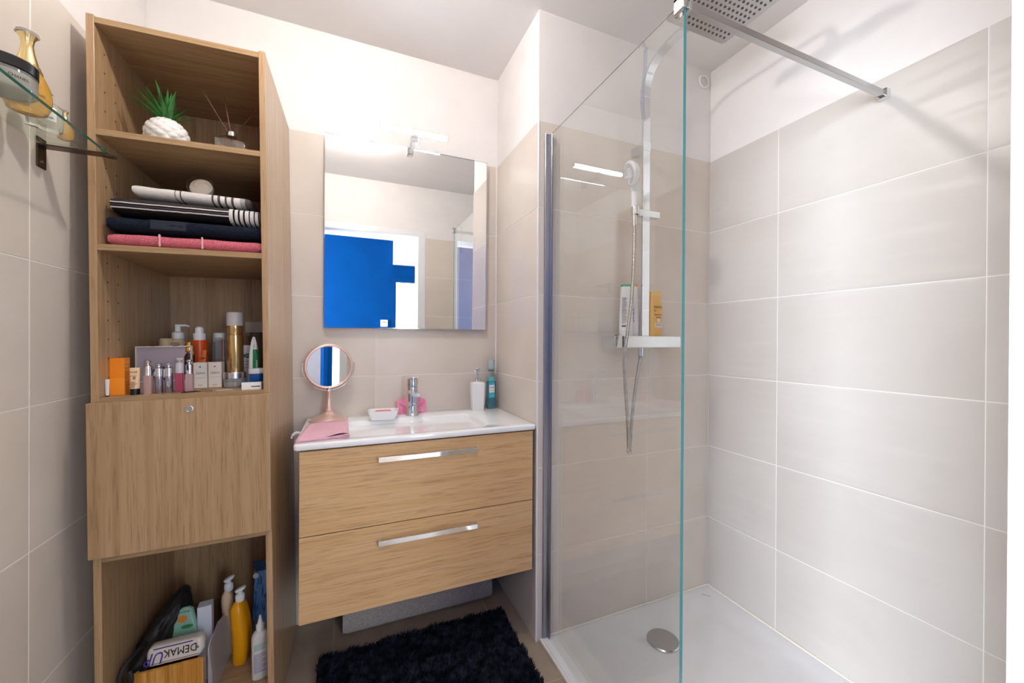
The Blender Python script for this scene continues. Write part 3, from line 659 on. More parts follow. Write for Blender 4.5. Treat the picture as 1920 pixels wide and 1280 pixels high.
B().tube(smooth_pts([(.062, .105, .185), (.046, .062, .178), (.036, .034, .155), (.038, .031, .128), (.052, .034, .112), (.060, .032, .140), (.054, .036, .160)]), .0058, 8).o('cord', M['black_cloth'], cd_)
tl = thing('tube', 'mint green flat tube with an orange fruit print, leaning inside the organizer', 'tube', mw=on(.140, .128, SB+.150) @ Matrix.Rotation(-.35, 4, 'X'))
b = B(); b.loft([rrect(.078, .002, .0008, .0), rrect(.070, .014, .006, .022), rrect(.056, .022, .010, .055), rrect(.036, .022, .010, .086), rrect(.020, .018, .009, .092)]).o('body', mat('mint', (132, 176, 158), .35), tl)
B().lathe([(0, 0), (.0105, 0), (.0105, .001), (0, .001)], (-.004, -.0108, .062), rot=RX90, sx=1.2, sy=.9, n=18).o('fruit_print', mat('fruit_orange', (196, 120, 40), .5), tl)
B().lathe([(0, 0), (.010, 0), (.010, .001), (0, .001)], (.010, -.0108, .040), rot=RX90, sx=1.5, sy=.5, n=14).o('leaf_print', mat('leaf_ink', (40, 120, 60), .5), tl)
text('KLORANE', .006, M['ink'], tl, (0, -.0118, .080))
bx = carton('carton', 'plain white carton standing inside the organizer, near its back right', .186, .165, SB+.004, .036, .034, .226, mat('cool_white_card', (206, 210, 222), .5), .12)
cb2 = thing('plastic_bag', 'crumpled translucent bag standing against the right side of the organizer', 'bag', mw=on(.2185, .17, SB+.003))
b = B(); lo = []
for i in range(15):
    u = i/14; y = -.11+.24*u; top = .148+.024*math.sin(u*5)+.012*noise.noise(Vector((u*6, 0, 0)))
    lo.append([Vector((.0025+.003*noise.noise(Vector((u*8, 1, 0))), y, 0)), Vector((.0105, y, 0)), Vector((.013+.006*noise.noise(Vector((u*7, 3, 0))), y, top*.5)), Vector((.006, y, top)), Vector((.003, y, top))])
b.loft(lo).o('film', mat('bag_film', (216, 208, 214), .35), cb2, 60)
def flat_bottle(label, x, y, h, w, d, m, rz=0.):
    t_ = thing('pump_bottle', label, 'pump bottle', mw=on(x, y, SB, rz))
    pr = []
    for i in range(17):
        u = i/16; k = .80+.22*math.sin(PI*min(1, u*1.05))**.7-.10*math.exp(-((u-.62)/.12)**2)*0
        if u > .9: k *= max(.35, 1-((u-.9)/.1)**2*.62)
        if u < .05: k *= .9+.1*u/.05
        pr.append(rrect(w*k, d*k, min(w, d)*k*.42, h*.80*u, cx=.005*math.sin(u*PI*1.4), n=5))
    B().loft(pr).o('body', m, t_)
    B().lathe([(.012, h*.79), (.0135, h*.80), (.0135, h*.865), (.010, h*.885), (.0065, h*.89), (.0065, h*.93), (0, h*.93)]).o('pump_collar', M['white_pl'], t_)
    B().loft([[c+Vector((0, 0, h*.935))+Matrix.Rotation(-.45, 3, 'Y') @ Vector((p.x, p.y, p.z)) for p in rrect(ww, dd, dd*.45, zz, n=4)] for c, ww, dd, zz in ((Vector((.002, 0, 0)), .026, .018, -.004), (Vector((.002, 0, 0)), .034, .022, 0), (Vector((.002, 0, 0)), .032, .020, .005), (Vector((.002, 0, 0)), .020, .012, .007))]).o('pump_head', M['white_pl'], t_)
    return t_
flat_bottle('cream-coloured pump bottle standing just left of the yellow one', .222, .262, .262, .038, .055, mat('cream_bottle', (224, 196, 160), .35), .1)
flat_bottle('bright yellow pump bottle standing on the cabinet floor', .269, .200, .250, .046, .062, mat('yellow_bottle', (236, 160, 10), .3), -.2)
lb = thing('solution_bottle', 'white squeeze bottle with a pointed dropper cap by the right panel of the cabinet', 'bottle', mw=on(.3435, .108, SB, .25))
pw_ = mat('milky_plastic', (222, 218, 216), .35)
B().loft([rrect(.048*k, .036*k, .014*k, zz, n=5) for k, zz in ((.9, 0), (1, .003), (1, .118), (.95, .128), (.75, .138), (.42, .143))]).o('body', pw_, lb)
B().lathe([(.0105, .142), (.0115, .143), (.0115, .160), (.0085, .163), (.0070, .168), (.0045, .178), (.0030, .188), (0, .189)]).o('dropper_cap', M['white_pl'], lb)
tb = mat('teal_ink', (120, 176, 168), .5); pi_ = mat('mauve_ink', (150, 144, 172), .5)
for k in range(5): B().box((-.018, -.0184, .108-k*.004), (.014, -.0178, .1095-k*.004)).o('printed_line', tb, lb, 0)
for k in range(14): B().box((-.019, -.0184, .078-k*.0042), (.014-(k % 4 == 3)*.012, -.0178, .0798-k*.0042)).o('printed_line', pi_, lb, 0)
bsdf(bpy.data.materials['bag_film']).inputs['Alpha'].default_value = .42
bp = thing('wipes_pack', 'blue soft pack with dark vertical streaks at the back right of the cabinet floor', 'packet', mw=on(.330, .30, SB))
bm_ = mat('blue_pack', (58, 110, 170), .3); v = mapping(bm_, (260, 260, 22)); n_ = N(bm_, 'ShaderNodeTexNoise'); lk(bm_, v, n_.inputs['Vector']); n_.inputs['Scale'].default_value = 1
lk(bm_, ramp(bm_, n_.outputs[0], [(.54, L((112, 172, 236))), (.60, L((46, 84, 146)))]), bsdf(bm_).inputs['Base Color'])
b = B(); lo = []
for j in range(15):
    v_ = j/14; k = 1-.10*v_; th_ = .030*(1-.75*v_**4)
    lo.append([Vector((p.x+.004*noise.noise(Vector((v_*4, p.y*30, 0))), p.y+.003*noise.noise(Vector((p.x*40, v_*5, 2))), .235*v_)) for p in rrect(.094*k, th_, .012*(1-.6*v_), 0, n=4)])
b.loft(lo).o('wrapped_pack', bm_, bp, 60)
B().loft([rrect(.070, .008, .003, .232), rrect(.078, .004, .0015, .248), rrect(.092, .0015, .0006, .268)]).o('crimped_top', mat('dark_blue_film', (26, 66, 112), .25), bp)
B().lathe([(0, 0), (.009, 0), (.009, .001), (0, .001)], (-.034, -.013, .225), rot=RX90, n=16).o('round_mark', M['white_pl'], bp)

# ---------------------------------------------------------------- vanity unit and washbasin
VX0, VX1, VY0 = -.1335, .656, 1.352
va = thing('vanity_unit', 'wall-hung oak vanity unit with two drawers under the washbasin', 'vanity')
va.location = (0, 0, 0)
zt_, zb_ = H0-.3445, H0-.8745
for x in (VX0, VX1-.018): B().box((x, VY0+.02, zb_+.001), (x+.018, AY, H0-.338), .0006).o('side_panel', M['van'], va, 0)
B().box((VX0+.018, VY0+.022, zb_+.001), (VX1-.018, AY, zb_+.017)).o('bottom_panel', M['van'], va, 0)
B().box((VX0+.018, AY-.012, zb_+.017), (VX1-.018, AY, zb_+.12)).o('back_panel', M['van'], va, 0)
B().box((VX0+.018, VY0+.03, zt_-.10), (VX1-.018, VY0+.04, H0-.338)).o('front_rail', M['black'], va, 0)
zm = H0-.6075
for a, b_, hz in ((zb_, zm-.0015, H0-.6595), (zm+.0015, zt_, H0-.3885)):
    d_ = B().box((VX0, VY0, a), (VX1, VY0+.019, b_), .0007).o('drawer_front', M['van'], va, 0)
    hb = B(); hb.box((.094, VY0-.024, hz-.0085), (.430, VY0-.018, hz+.0085), .0012)
    hb.box((.094, VY0-.020, hz-.0085), (.103, VY0, hz+.0085), .0008).box((.421, VY0-.020, hz-.0085), (.430, VY0, hz+.0085), .0008).o('handle', M['chrome'], d_, 0)
ZW = H0-.3205
wbn = thing('washbasin', 'white ceramic washbasin top with a rectangular bowl, on the vanity unit', 'washbasin')
cx, cy = (-.150+.668)/2, (1.346+AY)/2; ww, dd = .818, AY-1.346
bx0, bx1, by0, by1 = .006, .492, 1.392, 1.660; bcx, bcy, bw, bd = (bx0+bx1)/2, (by0+by1)/2, bx1-bx0, by1-by0
b = B()
b.loft([rrect(ww-.006, dd-.004, .010, ZW-.0185, cx, cy, 5), rrect(ww, dd, .012, ZW-.015, cx, cy, 5), rrect(ww, dd, .012, ZW-.004, cx, cy, 5), rrect(ww-.003, dd-.003, .012, ZW-.001, cx, cy, 5), rrect(ww-.009, dd-.009, .012, ZW, cx, cy, 5),
  rrect(bw+.014, bd+.014, .040, ZW, bcx, bcy, 5), rrect(bw+.006, bd+.006, .038, ZW-.002, bcx, bcy, 5), rrect(bw, bd, .036, ZW-.007, bcx, bcy, 5), rrect(bw-.022, bd-.014, .032, ZW-.060, bcx-.004, bcy, 5), rrect(bw-.07, bd-.05, .026, ZW-.088, bcx-.006, bcy, 5), rrect(bw-.18, bd-.12, .02, ZW-.095, bcx-.006, bcy, 5), rrect(.04, .04, .0195, ZW-.099, .247, bcy, 5)], True, True)
b.o('basin', M['ceramic'], wbn, 45)
ry = Matrix.Rotation(PI/2-.1, 3, 'X')
B().lathe([(0, .0), (.0135, .0), (.0135, .0025), (.0095, .003), (.009, .0005), (0, .0005)], (.247, by1-.0035, ZW-.030), rot=ry, n=28).o('overflow_ring', M['satin'], wbn)
B().lathe([(0, 0), (.031, 0), (.033, .002), (.030, .004), (0, .005)], (.247, bcy, ZW-.099), n=28).o('drain_cap', M['chrome'], wbn)
# mixer tap
fx, fy = .257, 1.712
fa = thing('basin_mixer', 'chrome single-lever mixer tap at the back of the washbasin', 'tap', (fx, fy, ZW))
B().lathe([(.0262, 0), (.0262, .003), (.0235, .007), (.0225, .05), (.0232, .118), (.0225, .121), (0, .121)], n=32).o('body', M['chrome'], fa)
B().lathe([(.0205, .1205), (.0238, .124), (.0240, .152), (.021, .158), (0, .160)], n=32).o('lever_cap', M['chrome'], fa)
b = B(); lo = []
for i in range(9):
    u = i/8; lo.append([Vector((p.x, -.012-.092*u, .100+.010*math.sin(u*PI*.5)-.012*u*u+p.y)) for p in rrect(.038-.008*u, .022-.008*u, .006, 0, n=4)])
b.loft(lo).o('spout', M['chrome'], fa)
B().loft([[Vector((p.x, -.010-.080*u, .157+.012*u+p.y)) for p in rrect(.034-.012*u, .007-.003*u, .0025, 0, n=3)] for u in (0, .3, .6, .85, 1)]).o('lever', M['chrome'], fa)
# cosmetic mirror
mm = thing('cosmetic_mirror', 'round rose-gold make-up mirror on a flared foot at the left end of the washbasin', 'mirror', (-.067, 1.715, ZW), .185)
B().lathe([(.0705, 0), (.0715, .002), (.0715, .004), (.060, .012), (.036, .021), (.022, .030), (.0165, .036), (.0165, .039), (0, .039)], n=8).o('foot', M['rose'], mm, 25)
B().lathe([(.0165, .038), (.0175, .040), (.0165, .042), (.0120, .050), (.0080, .108), (.0095, .112), (.0095, .118), (.0065, .122), (0, .123)], n=24).o('stem', M['rose'], mm)
B().lathe([(.007, .120), (.0095, .125), (.0095, .129), (.004, .134), (0, .134)], n=20).o('hinge_knob', M['chrome'], mm)
zc = .214; Rr = .0865
ring = [(.0785, -.0035), (.0800, -.0065), (.0850, -.0075), (.0890, -.004), (.0895, 0), (.0890, .004), (.0850, .0075), (.0800, .0065), (.0785, .0035), (.0785, -.0035)]
rt = Matrix.Rotation(PI/2+.02, 3, 'X')
b = B(); lo = []
for r, z in ring: lo.append([rt @ Vector((r*math.cos(2*PI*i/56), r*math.sin(2*PI*i/56), z))+Vector((0, 0, zc)) for i in range(56)])
b.loft(lo, False, False).o('frame', M['rose'], mm, 60)
B().lathe([(0, -.003), (.079, -.003), (.079, .003), (0, .003)], (0, 0, zc), rot=rt, n=48).o('mirror_glass', M['mirror'], mm, 30)
B().tube([(.0945*math.sin(a), 0, zc-.0945*math.cos(a)) for a in [math.radians(-97+194*i/40) for i in range(41)]], .0016, 8).o('yoke', M['chrome'], mm)
for s in (-1, 1): B().tube([(s*.0875, 0, zc+.0115), (s*.098, 0, zc+.0115)], .0025, 8).o('pivot', M['chrome'], mm)
# pink wash cloth with a folded edge
pc = terry('rose_cloth', (240, 184, 202), (250, 206, 218))
wc = thing('wash_cloth', 'pink terry cloth folded flat over the front left corner of the washbasin', 'cloth')
b = B()
P0 = [Vector((-.148, 1.372, 0)), Vector((.004, 1.385, 0)), Vector((.002, 1.640, 0)), Vector((-.128, 1.640, 0))]
for l in range(3):
    g = []
    for j in range(17):
        rw = []
        for i in range(17):
            u, v_ = i/16, j/16
            p = P0[0]*(1-u)*(1-v_)+P0[1]*u*(1-v_)+P0[2]*u*v_+P0[3]*(1-u)*v_
            zz = ZW+.0012+l*.0038+.0016*noise.noise(Vector((p.x*22, p.y*22, l)))*(1+l)
            if l == 2: zz += .010*math.exp(-((u-.82)/.25)**2)*max(0, 1-v_*7)
            rw.append(b.m.verts.new((p.x+.003*noise.noise(Vector((p.y*25, l, 0)))+.001*l, p.y+.003*noise.noise(Vector((p.x*25, l, 5))), zz)))
        g.append(rw)
    for j in range(16):
        for i in range(16): b.m.faces.new([g[j][i], g[j][i+1], g[j+1][i+1], g[j+1][i]])
wco = b.o('folded_cloth', pc, wc, 80)
so = wco.modifiers.new('s', 'SOLIDIFY'); so.thickness = .0032; so.offset = 0
B().tube(smooth_pts([(.003, 1.384, ZW+.004), (.0075, 1.383, ZW+.0075), (.003, 1.382, ZW+.0125), (-.05, 1.374, ZW+.0095), (-.14, 1.370, ZW+.006)]), .0022, 8).o('rolled_hem', pc, wc)
hk = thing('plastic_hook', 'small white plastic hook sticking out from the left side of the washbasin', 'hook')
B().tube(smooth_pts([(-.150, 1.54, ZW-.006), (-.163, 1.538, ZW-.004), (-.172, 1.535, ZW-.010), (-.175, 1.532, ZW-.020)]), [.006]*7+[.0052]*6+[.0035]*6, 10).o('hook', M['white_pl'], hk)
# soap dish
sd = thing('soap_dish', 'white ceramic soap dish left of the mixer tap', 'soap dish', (.136, 1.672, ZW), -.12)
B().loft([rrect(.094, .060, .016, 0), rrect(.098, .064, .018, .003), rrect(.118, .078, .022, .034), rrect(.119, .079, .022, .036), rrect(.113, .073, .020, .036), rrect(.100, .062, .016, .018), rrect(.090, .055, .014, .015)]).o('dish', M['ceramic'], sd)
so_ = thing('soap_bar', 'thin salmon-pink soap bar lying in the white dish', 'soap', (.136, 1.672, ZW+.0152), -.12)
B().loft([rrect(.066*k, .036*k, .016*k, zz) for k, zz in ((.85, 0), (1, .004), (1, .014), (.88, .0185), (.6, .0195))]).o('bar', mat('salmon_soap', (238, 150, 140), .4), so_)
# pink wrapped packet behind the tap
pk = thing('soap_packet', 'pink pleated paper packet leaning on the wall behind the mixer tap', 'packet', (.262, 1.768, ZW))
b = B(); lo = []
for i in range(13):
    u = i/12; x = -.062+.124*u; top = .055+.018*math.sin(PI*u)
    z0 = 0.001
    lo.append([Vector((x, -.012+.004*math.sin(i*PI), z0)), Vector((x, -.014+.005*(i % 2), top*.5)), Vector((x, -.004+.004*(i % 2), top)), Vector((x, .010, top*.92)), Vector((x, .016, z0))])
b.loft(lo).o('wrapper', noise_mat('pink_wrap', (240, 138, 176), (250, 168, 196), (30, 30, 30), rough=.5), pk, 20)
for s in (-1, 1):
    B().tube([(s*.004, -.0155, .010), (s*.052, -.0135, .046)], .0015, 6).o('pleat', mat('pleat_pink', (226, 110, 152), .5) if s < 0 else bpy.data.materials['pleat_pink'], pk)
# soap dispenser
dp = thing('soap_dispenser', 'square white ceramic soap dispenser with a chrome pump, right of the mixer tap', 'soap dispenser', (.5515, 1.722, ZW), .0)
B().loft([rrect(.052, .052, .010, 0), rrect(.054, .054, .012, .002), rrect(.062, .062, .012, .120), rrect(.060, .060, .012, .126), rrect(.048, .048, .014, .130), rrect(.030, .030, .012, .131)]).o('body', M['ceramic'], dp)
B().lathe([(.0125, .130), (.0128, .131), (.0128, .148), (.009, .150), (.0045, .151), (.0045, .176), (.0085, .178), (.0085, .190), (.006, .193), (0, .193)], n=20).o('pump', M['chrome'], dp)
B().tube(smooth_pts([(0, 0, .187), (-.014, -.022, .188), (-.022, -.035, .183)]), .0038, 8).o('spout', M['chrome'], dp)
# mouthwash
mw_ = thing('mouthwash_bottle', 'turquoise mouthwash bottle with a clear cap in the corner of the washbasin', 'bottle', (.629, 1.752, ZW), .15)
def mwprof(z0, z1): return z0, z1
clr = clear('clear_bottle', (.80, .86, .88, 1), 2.5, .05)
B().loft([rrect(.050*k, .036*k, .012*k, zz, n=5) for k, zz in ((.93, 0), (1, .004), (1, .040), (.92, .052), (.92, .120), (.93, .140), (.80, .158), (.55, .168), (.5, .176))]).o('bottle', clr, mw_)
B().loft([rrect(.0465*k, .0325*k, .011*k, zz, n=5) for k, zz in ((.93, .002), (1, .006), (1, .039), (.92, .052), (.92, .128))]).o('liquid', mat('teal_liquid', (0, 140, 158), .08, trans=.12), mw_)
B().loft([rrect(.030, .002, .0008, .052, cx=-.006, cy=-.0178), rrect(.030, .002, .0008, .125, cx=-.006, cy=-.0178)]).o('label_panel', mat('aqua_label', (72, 190, 210), .3), mw_)
B().box((-.020, -.0194, .076), (.008, -.0188, .112)).o('label_patch', M['white_ink'], mw_, 0)
B().box((-.021, -.0192, .128), (.004, -.0172, .150), .003).o('shoulder_label', bpy.data.materials['aqua_label'], mw_)
text('LISTERINE', .0075, M['ink'], mw_, (-.006, -.0197, .100), squeeze=.75)
text('COOL MINT', .0042, bpy.data.materials['teal_ink'], mw_, (-.006, -.0197, .088), squeeze=.9); text('L..', .009, M['white_ink'], mw_, (.0, -.0196, .062))
B().lathe([(.0135, .174), (.0135, .186), (0, .186)], n=24).o('neck_ring', mat('teal_grey', (96, 122, 128), .3), mw_)
B().lathe([(.0165, .184), (.0172, .185), (.0165, .226), (.0155, .228), (0, .228)], n=24).o('cap', mat('frosted_cap', (206, 224, 232), .2, trans=.5), mw_)

# ---------------------------------------------------------------- wall mirror and its lamp
mr = thing('wall_mirror', 'large rectangular frameless mirror above the washbasin', 'mirror', (.2588, 1.768, H0+.052))
mr.rotation_euler = (.008, 0, 0)
B().box((-.3445, 0, 0), (.3445, .004, .785)).o('mirror_glass', M['mirror'], mr, 0)
b = B()
b.box((-.347, -.0012, -.003), (-.3448, .012, .787)).box((.3448, -.0012, -.003), (.347, .012, .787)).box((-.347, -.0012, -.003), (.347, .012, -.0003)).box((-.347, -.0012, .7853), (.347, .012, .788)).o('edge_strip', M['chrome'], mr, 0)
B().box((-.335, .0045, .01), (.335, .014, .775)).o('backing', M['white_pl'], mr, 0)
ml = thing('mirror_lamp', 'slim glowing LED bar lamp fixed above the mirror', 'lamp', (.2595, 1.69, H0+.882))
B().box((-.1385, -.008, .001), (.1385, .011, .004), .001).box((-.1385, .0085, -.0165), (.1385, .0115, .006), .001).o('housing', M['satin'], ml, 0)
for s in (-1, 1): B().box((s*.1385-.0012, -.011, -.014), (s*.1385+.0012, .011, .006), .0008).o('end_cap', M['satin'], ml, 0)
B().loft([[Vector((x, -.001+p.x, -.0065+p.y)) for p in rrect(.018, .014, .006, 0, n=4)] for x in (-.137, .137)]).o('diffuser', M['led'], ml)
b = B(); b.box((-.0145, -.006, -.050), (.0145, .022, -.0165), .001); b.box((-.0145, -.012, -.031), (.0145, -.006, -.0290)).o('mirror_clip', M['chrome'], ml, 0)
B().box((-.008, .022, -.045), (.008, AY-1.69, -.022), .001).o('wall_arm', M['chrome'], ml, 0)
# bare bulb under the ceiling (out of frame, seen in the mirror)
cl = thing('ceiling_bulb', 'bare glowing bulb hanging under the ceiling, seen at the top of the wall mirror', 'lamp', (.02, .98, ZC))
B().lathe([(0, 0), (.030, 0), (.030, -.012), (.018, -.022), (.018, -.050), (0, -.050)], n=24).o('lampholder', M['white_pl'], cl)
B().lathe([(.010, -.050), (.014, -.058), (.027, -.072), (.0300, -.085), (.027, -.100), (.015, -.112), (0, -.115)], n=24).o('bulb', M['lamp_disc'], cl)

# ---------------------------------------------------------------- glass shelf with perfumes on the left wall
SX0, SX1, SZ = LX, -.5455, H0+.4585
gs = thing('glass_shelf', 'green-edged glass shelf on a bronze bracket on the left wall', 'shelf', (0, 0, 0))
y0s, y1s = .62, 1.276
B().box((SX0+.001, y0s, SZ-.006), (SX1-.0006, y1s, SZ)).o('glass_pane', M['glass_shelf'], gs, 0)
b = B(); b.box((SX1-.0006, y0s, SZ-.006), (SX1+.0002, y1s+.012, SZ)).o('polished_edge', M['glass_edge_dark'], gs, 0)
for yb in (.70, 1.280):
    b = B()
    b.box((SX0+.0005, yb-.016, SZ-.060), (SX0+.0035, yb+.014, SZ-.006), .0012).box((SX0+.0005, yb-.016, SZ-.0098), (SX1-.004, yb+.014, SZ-.0068), .001)
    b.box((SX1-.010, yb-.006, SZ-.0098), (SX1+.010, yb+.018, SZ-.004), .0012).box((SX0+.0005, yb-.016, SZ+.0005), (SX0+.0035, yb+.014, SZ+.010), .001)
    b.o('bracket', M['dark_metal'], gs, 0)
    B().lathe([(0, .0), (.0038, .0), (.0038, .0012), (0, .002)], (SX0+.0036, yb-.001, SZ-.045), rot=Matrix.Rotation(PI/2, 3, 'Y'), n=14).o('screw', M['satin'], gs)
def gourd(label, x, y, h, R):
    g = thing('perfume_bottle', label, 'perfume', (x, y, SZ))
    juice = mat('amber_juice', (246, 196, 92), .04, trans=.75) if 'amber_juice' not in bpy.data.materials else bpy.data.materials['amber_juice']
    P = lambda L_: [(a*R, b*h) for a, b in L_]
    B().lathe(P([(.55, 0), (.80, .02), (.98, .12), (1, .22), (.92, .34), (.72, .45), (.52, .53)]), n=32).o('glass_body', juice, g)
    B().lathe(P([(.54, .53), (.44, .62), (.30, .74), (.25, .83), (.30, .90), (.42, .945), (0, .945)]), n=32).o('gold_neck', M['gold'], g)
    for k in range(5): B().lathe([(R*(.60-.028*k), h*(.50+.018*k)), (R*(.63-.028*k), h*(.508+.018*k)), (R*(.60-.028*k), h*(.516+.018*k))], n=32).o('gold_ring', M['gold'], g)
    B().lathe(P([(.40, .94), (.50, .955), (.46, .985), (.30, 1.0), (0, 1.0)]), n=24).o('stopper', M['crystal'], g)
    return g
M['gold'] = mat('perfume_gold', (232, 208, 152), .18, .85); M['crystal'] = mat('crystal', (240, 240, 240), .02, trans=.85)
gourd('large amphora-shaped amber perfume bottle with a golden neck on the glass shelf', -.603, 1.121, .165, .0345)
gourd('miniature amphora-shaped golden perfume bottle at the far end of the glass shelf', -.605, 1.241, .068, .0150)
jb = thing('cream_jar', 'round glass jar with a black lid at the near end of the glass shelf', 'jar', (-.590, 1.043, SZ))
B().lathe([(.036, 0), (.0395, .003), (.0400, .034), (.038, .037), (0, .037)], n=36).o('glass_body', mat('thick_glass', (226, 226, 220), .04, trans=.8), jb)
B().lathe([(.030, .006), (.032, .010), (.032, .032), (0, .032)], n=36).o('cream', mat('jar_cream', (216, 208, 192), .5), jb)
B().lathe([(.0395, .037), (.0405, .038), (.0405, .056), (.0385, .058), (0, .058)], n=36).o('lid', M['black'], jb)
text('CHANEL', .0070, M['ink'], jb, (.026, .0312, .020), Matrix.Rotation(math.radians(50), 4, 'Z') @ FACE)
text('CHANEL', .0070, M['ink'], jb, (.0315, -.0255, .020), Matrix.Rotation(math.radians(51), 4, 'Z') @ FACE)
sq = thing('perfume_bottle', 'square clear perfume flask with a white label between the two amphora bottles', 'perfume', (-.614, 1.193, SZ), .75)
B().loft([rrect(.052, .022, .004, 0), rrect(.054, .024, .004, .002), rrect(.054, .024, .004, .052), rrect(.040, .018, .006, .058), rrect(.016, .014, .006, .060)]).o('glass_body', mat('flask_glass', (236, 234, 226), .03, trans=.9), sq)
B().box((-.014, -.0127, .018), (.014, -.0121, .046)).o('label_patch', M['white_ink'], sq, 0)
text('N°5', .0085, M['ink'], sq, (0, -.0131, .038)); text('CHANEL', .0055, M['ink'], sq, (0, -.0131, .024))
B().lathe([(.0075, .060), (.0075, .066), (0, .066)], n=16).o('neck_ring', M['satin'], sq)
B().loft([rrect(.022, .012, .003, .066), rrect(.024, .013, .003, .078), rrect(.018, .010, .003, .082)]).o('stopper', M['crystal'], sq)

# ---------------------------------------------------------------- shower
tr = thing('shower_tray', 'low white rectangular shower tray behind the glass screen', 'shower tray')
tw_, td_ = RX-.692, BY-DY-.001; tcx, tcy = (RX+.692)/2, (BY+DY)/2; ZR = .0125
b = B(); b.loft([rrect(tw_, td_, .004, 0, tcx, tcy), rrect(tw_, td_, .004, ZR-.003, tcx, tcy), rrect(tw_-.006, td_-.006, .004, ZR, tcx, tcy), rrect(tw_-.085, td_-.085, .03, ZR-.0005, tcx, tcy),
   rrect(tw_-.105, td_-.105, .03, ZR-.005, tcx, tcy), rrect(tw_-.30, td_-.30, .03, ZR-.0070, tcx, tcy), rrect(.13, .13, .06, ZR-.0085, 1.1225, 1.161)], True, True)
b.o('tray', M['tray'], tr, 30)
dr = B().lathe([(0, 0), (.060, 0), (.0605, .004), (.057, .008), (.03, .0105), (0, .011)], (1.1225, 1.161, ZR-.0085), n=40).o('drain_cover', M['satin'], tr)
b = B(); b.box((.70, BY-.007, ZR-.001), (RX, BY-.0001, ZR+.0055), .002).box((RX-.007, DY, ZR-.001), (RX-.0001, BY, ZR+.0055), .002)
b.box((.686, DY, -.001), (.694, BY, ZR*.8), .002).o('silicone_bead', mat('silicone', (238, 232, 222), .4), tr, 0)
text('villeroy', .012, M['grey_ink'], tr, (RX-.075, BY-.058, ZR+.0003), Matrix.Rotation(-.9, 4, 'Z'))
GX, GY0, GT = .722, .690, H0+.7955
gp = thing('shower_screen', 'frameless clear glass shower screen held in a chrome wall channel', 'shower screen')
B().box((GX-.004, GY0+.0008, ZR+.0015), (GX+.004, BY-.004, GT-.0006)).o('glass_pane', M['glass'], gp, 0)
B().box((GX-.004, GY0-.0002, ZR+.0015), (GX+.004, GY0+.0008, GT)).o('polished_edge', M['glass_edge'], gp, 0)
B().box((GX-.001, GY0+.0008, GT-.0006), (GX+.001, BY-.004, GT)).o('polished_edge', M['glass_edge_grey'], gp, 0)
b = B(); b.box((GX-.0265, BY-.010, ZR), (GX-.0045, BY-.0003, GT-.004), .0012).box((GX+.0045, BY-.012, ZR), (GX+.0060, BY-.0003, GT-.004), .0004).box((GX-.0065, BY-.024, ZR), (GX-.0045, BY-.010, GT-.004), .0006).o('wall_channel', M['channel'], gp, 0)
br = thing('stabilizer_bar', 'square brushed steel bar bracing the glass screen to the right wall', 'bar')
BZ = H0+.782
B().box((GX-.004, .684, BZ-.0085), (RX-.018, .701, BZ+.0085), .0012).o('bar', M['satin'], br, 0)
b = B(); b.box((RX-.024, .679, BZ-.014), (RX-.0005, .706, BZ+.014), .0012).o('wall_mount', M['chrome'], br, 0)
b = B(); b.box((GX-.014, .680, BZ-.014), (GX-.0045, .712, BZ+.022), .0012).box((GX+.0045, .680, BZ-.014), (GX+.013, .712, BZ+.022), .0012).box((GX-.014, .680, BZ+.0145), (GX+.013, .712, BZ+.022), .0012).o('glass_clamp', M['chrome'], br, 0)
# squeegee on a hook over the glass
sg = thing('squeegee', 'slim translucent squeegee hanging by a hook from the top edge of the glass screen', 'squeegee', (GX, .836, GT))
B().tube(smooth_pts([(-.009, 0, -.016), (-.009, 0, -.002), (-.005, 0, .003), (.004, 0, .003), (.010, 0, -.004), (.011, 0, -.020)]), .0024, 8).o('hook', M['plastic_clear'], sg)
cpt = clear('grey_blue_plastic', (.80, .84, .92, 1), 2., .1)
B().loft([[Vector((.012+.003*math.sin(u*6)+dx, -.002+.010*math.sin(u*2.6)+dy, -.012-.185*u)) for dx, dy in ((-.002, -.005), (.002, -.005), (.002, .005), (-.002, .005))] for u in [i/12 for i in range(13)]]).o('handle', cpt, sg)
B().tube([(.0128+.003*math.sin(u*6), .004+.010*math.sin(u*2.6), -.014-.180*u) for u in [i/12 for i in range(13)]], [.0016+.0008*(i%2) for i in range(13)], 6).o('rubber_blade', M['plastic_clear'], sg)
# shower column
PX, PY = 1.123, 1.272
sh = thing('shower_column', 'chrome shower column with a square rain head, curved arm and mixer shelf', 'shower')
b = B(); b.box((PX-.0175, PY-.006, H0+.021), (PX+.0175, PY+.006, H0+.995), .0015).o('riser', M['chrome'], sh, 0)
arc = [(1.272, .985), (1.272, 1.020), (1.264, 1.060), (1.242, 1.095), (1.205, 1.118), (1.160, 1.129), (1.105, 1.132), (1.00, 1.132), (.885, 1.132)]
sp_ = smooth_pts([(PX, y, H0+z) for y, z in arc], 5); lo = []
for i, p in enumerate(sp_):
    tg = (sp_[min(i+1, len(sp_)-1)]-sp_[max(i-1, 0)]).normalized(); nn = tg.cross(Vector((1, 0, 0))).normalized()
    lo.append([p+Vector((sx_*.0172, 0, 0))+nn*(sy_*.0055) for sx_, sy_ in ((-1, -1), (1, -1), (1, 1), (-1, 1))])
B().loft(lo).o('curved_arm', M['chrome'], sh, 30)
B().box((PX-.0185, PY-.007, H0+.993), (PX+.0185, PY+.007, H0+.996)).o('joint_ring', M['white_pl'], sh, 0)
b = B(); b.box((PX-.016, PY+.006, H0+.782), (PX+.016, BY-.0005, H0+.812), .002).box((PX-.0185, PY-.008, H0+.776), (PX+.0185, PY+.008, H0+.818), .0015).o('wall_bracket', M['chrome'], sh, 0)
HX, HY, HZ, HS = 1.115, .885, H0+1.075, .135
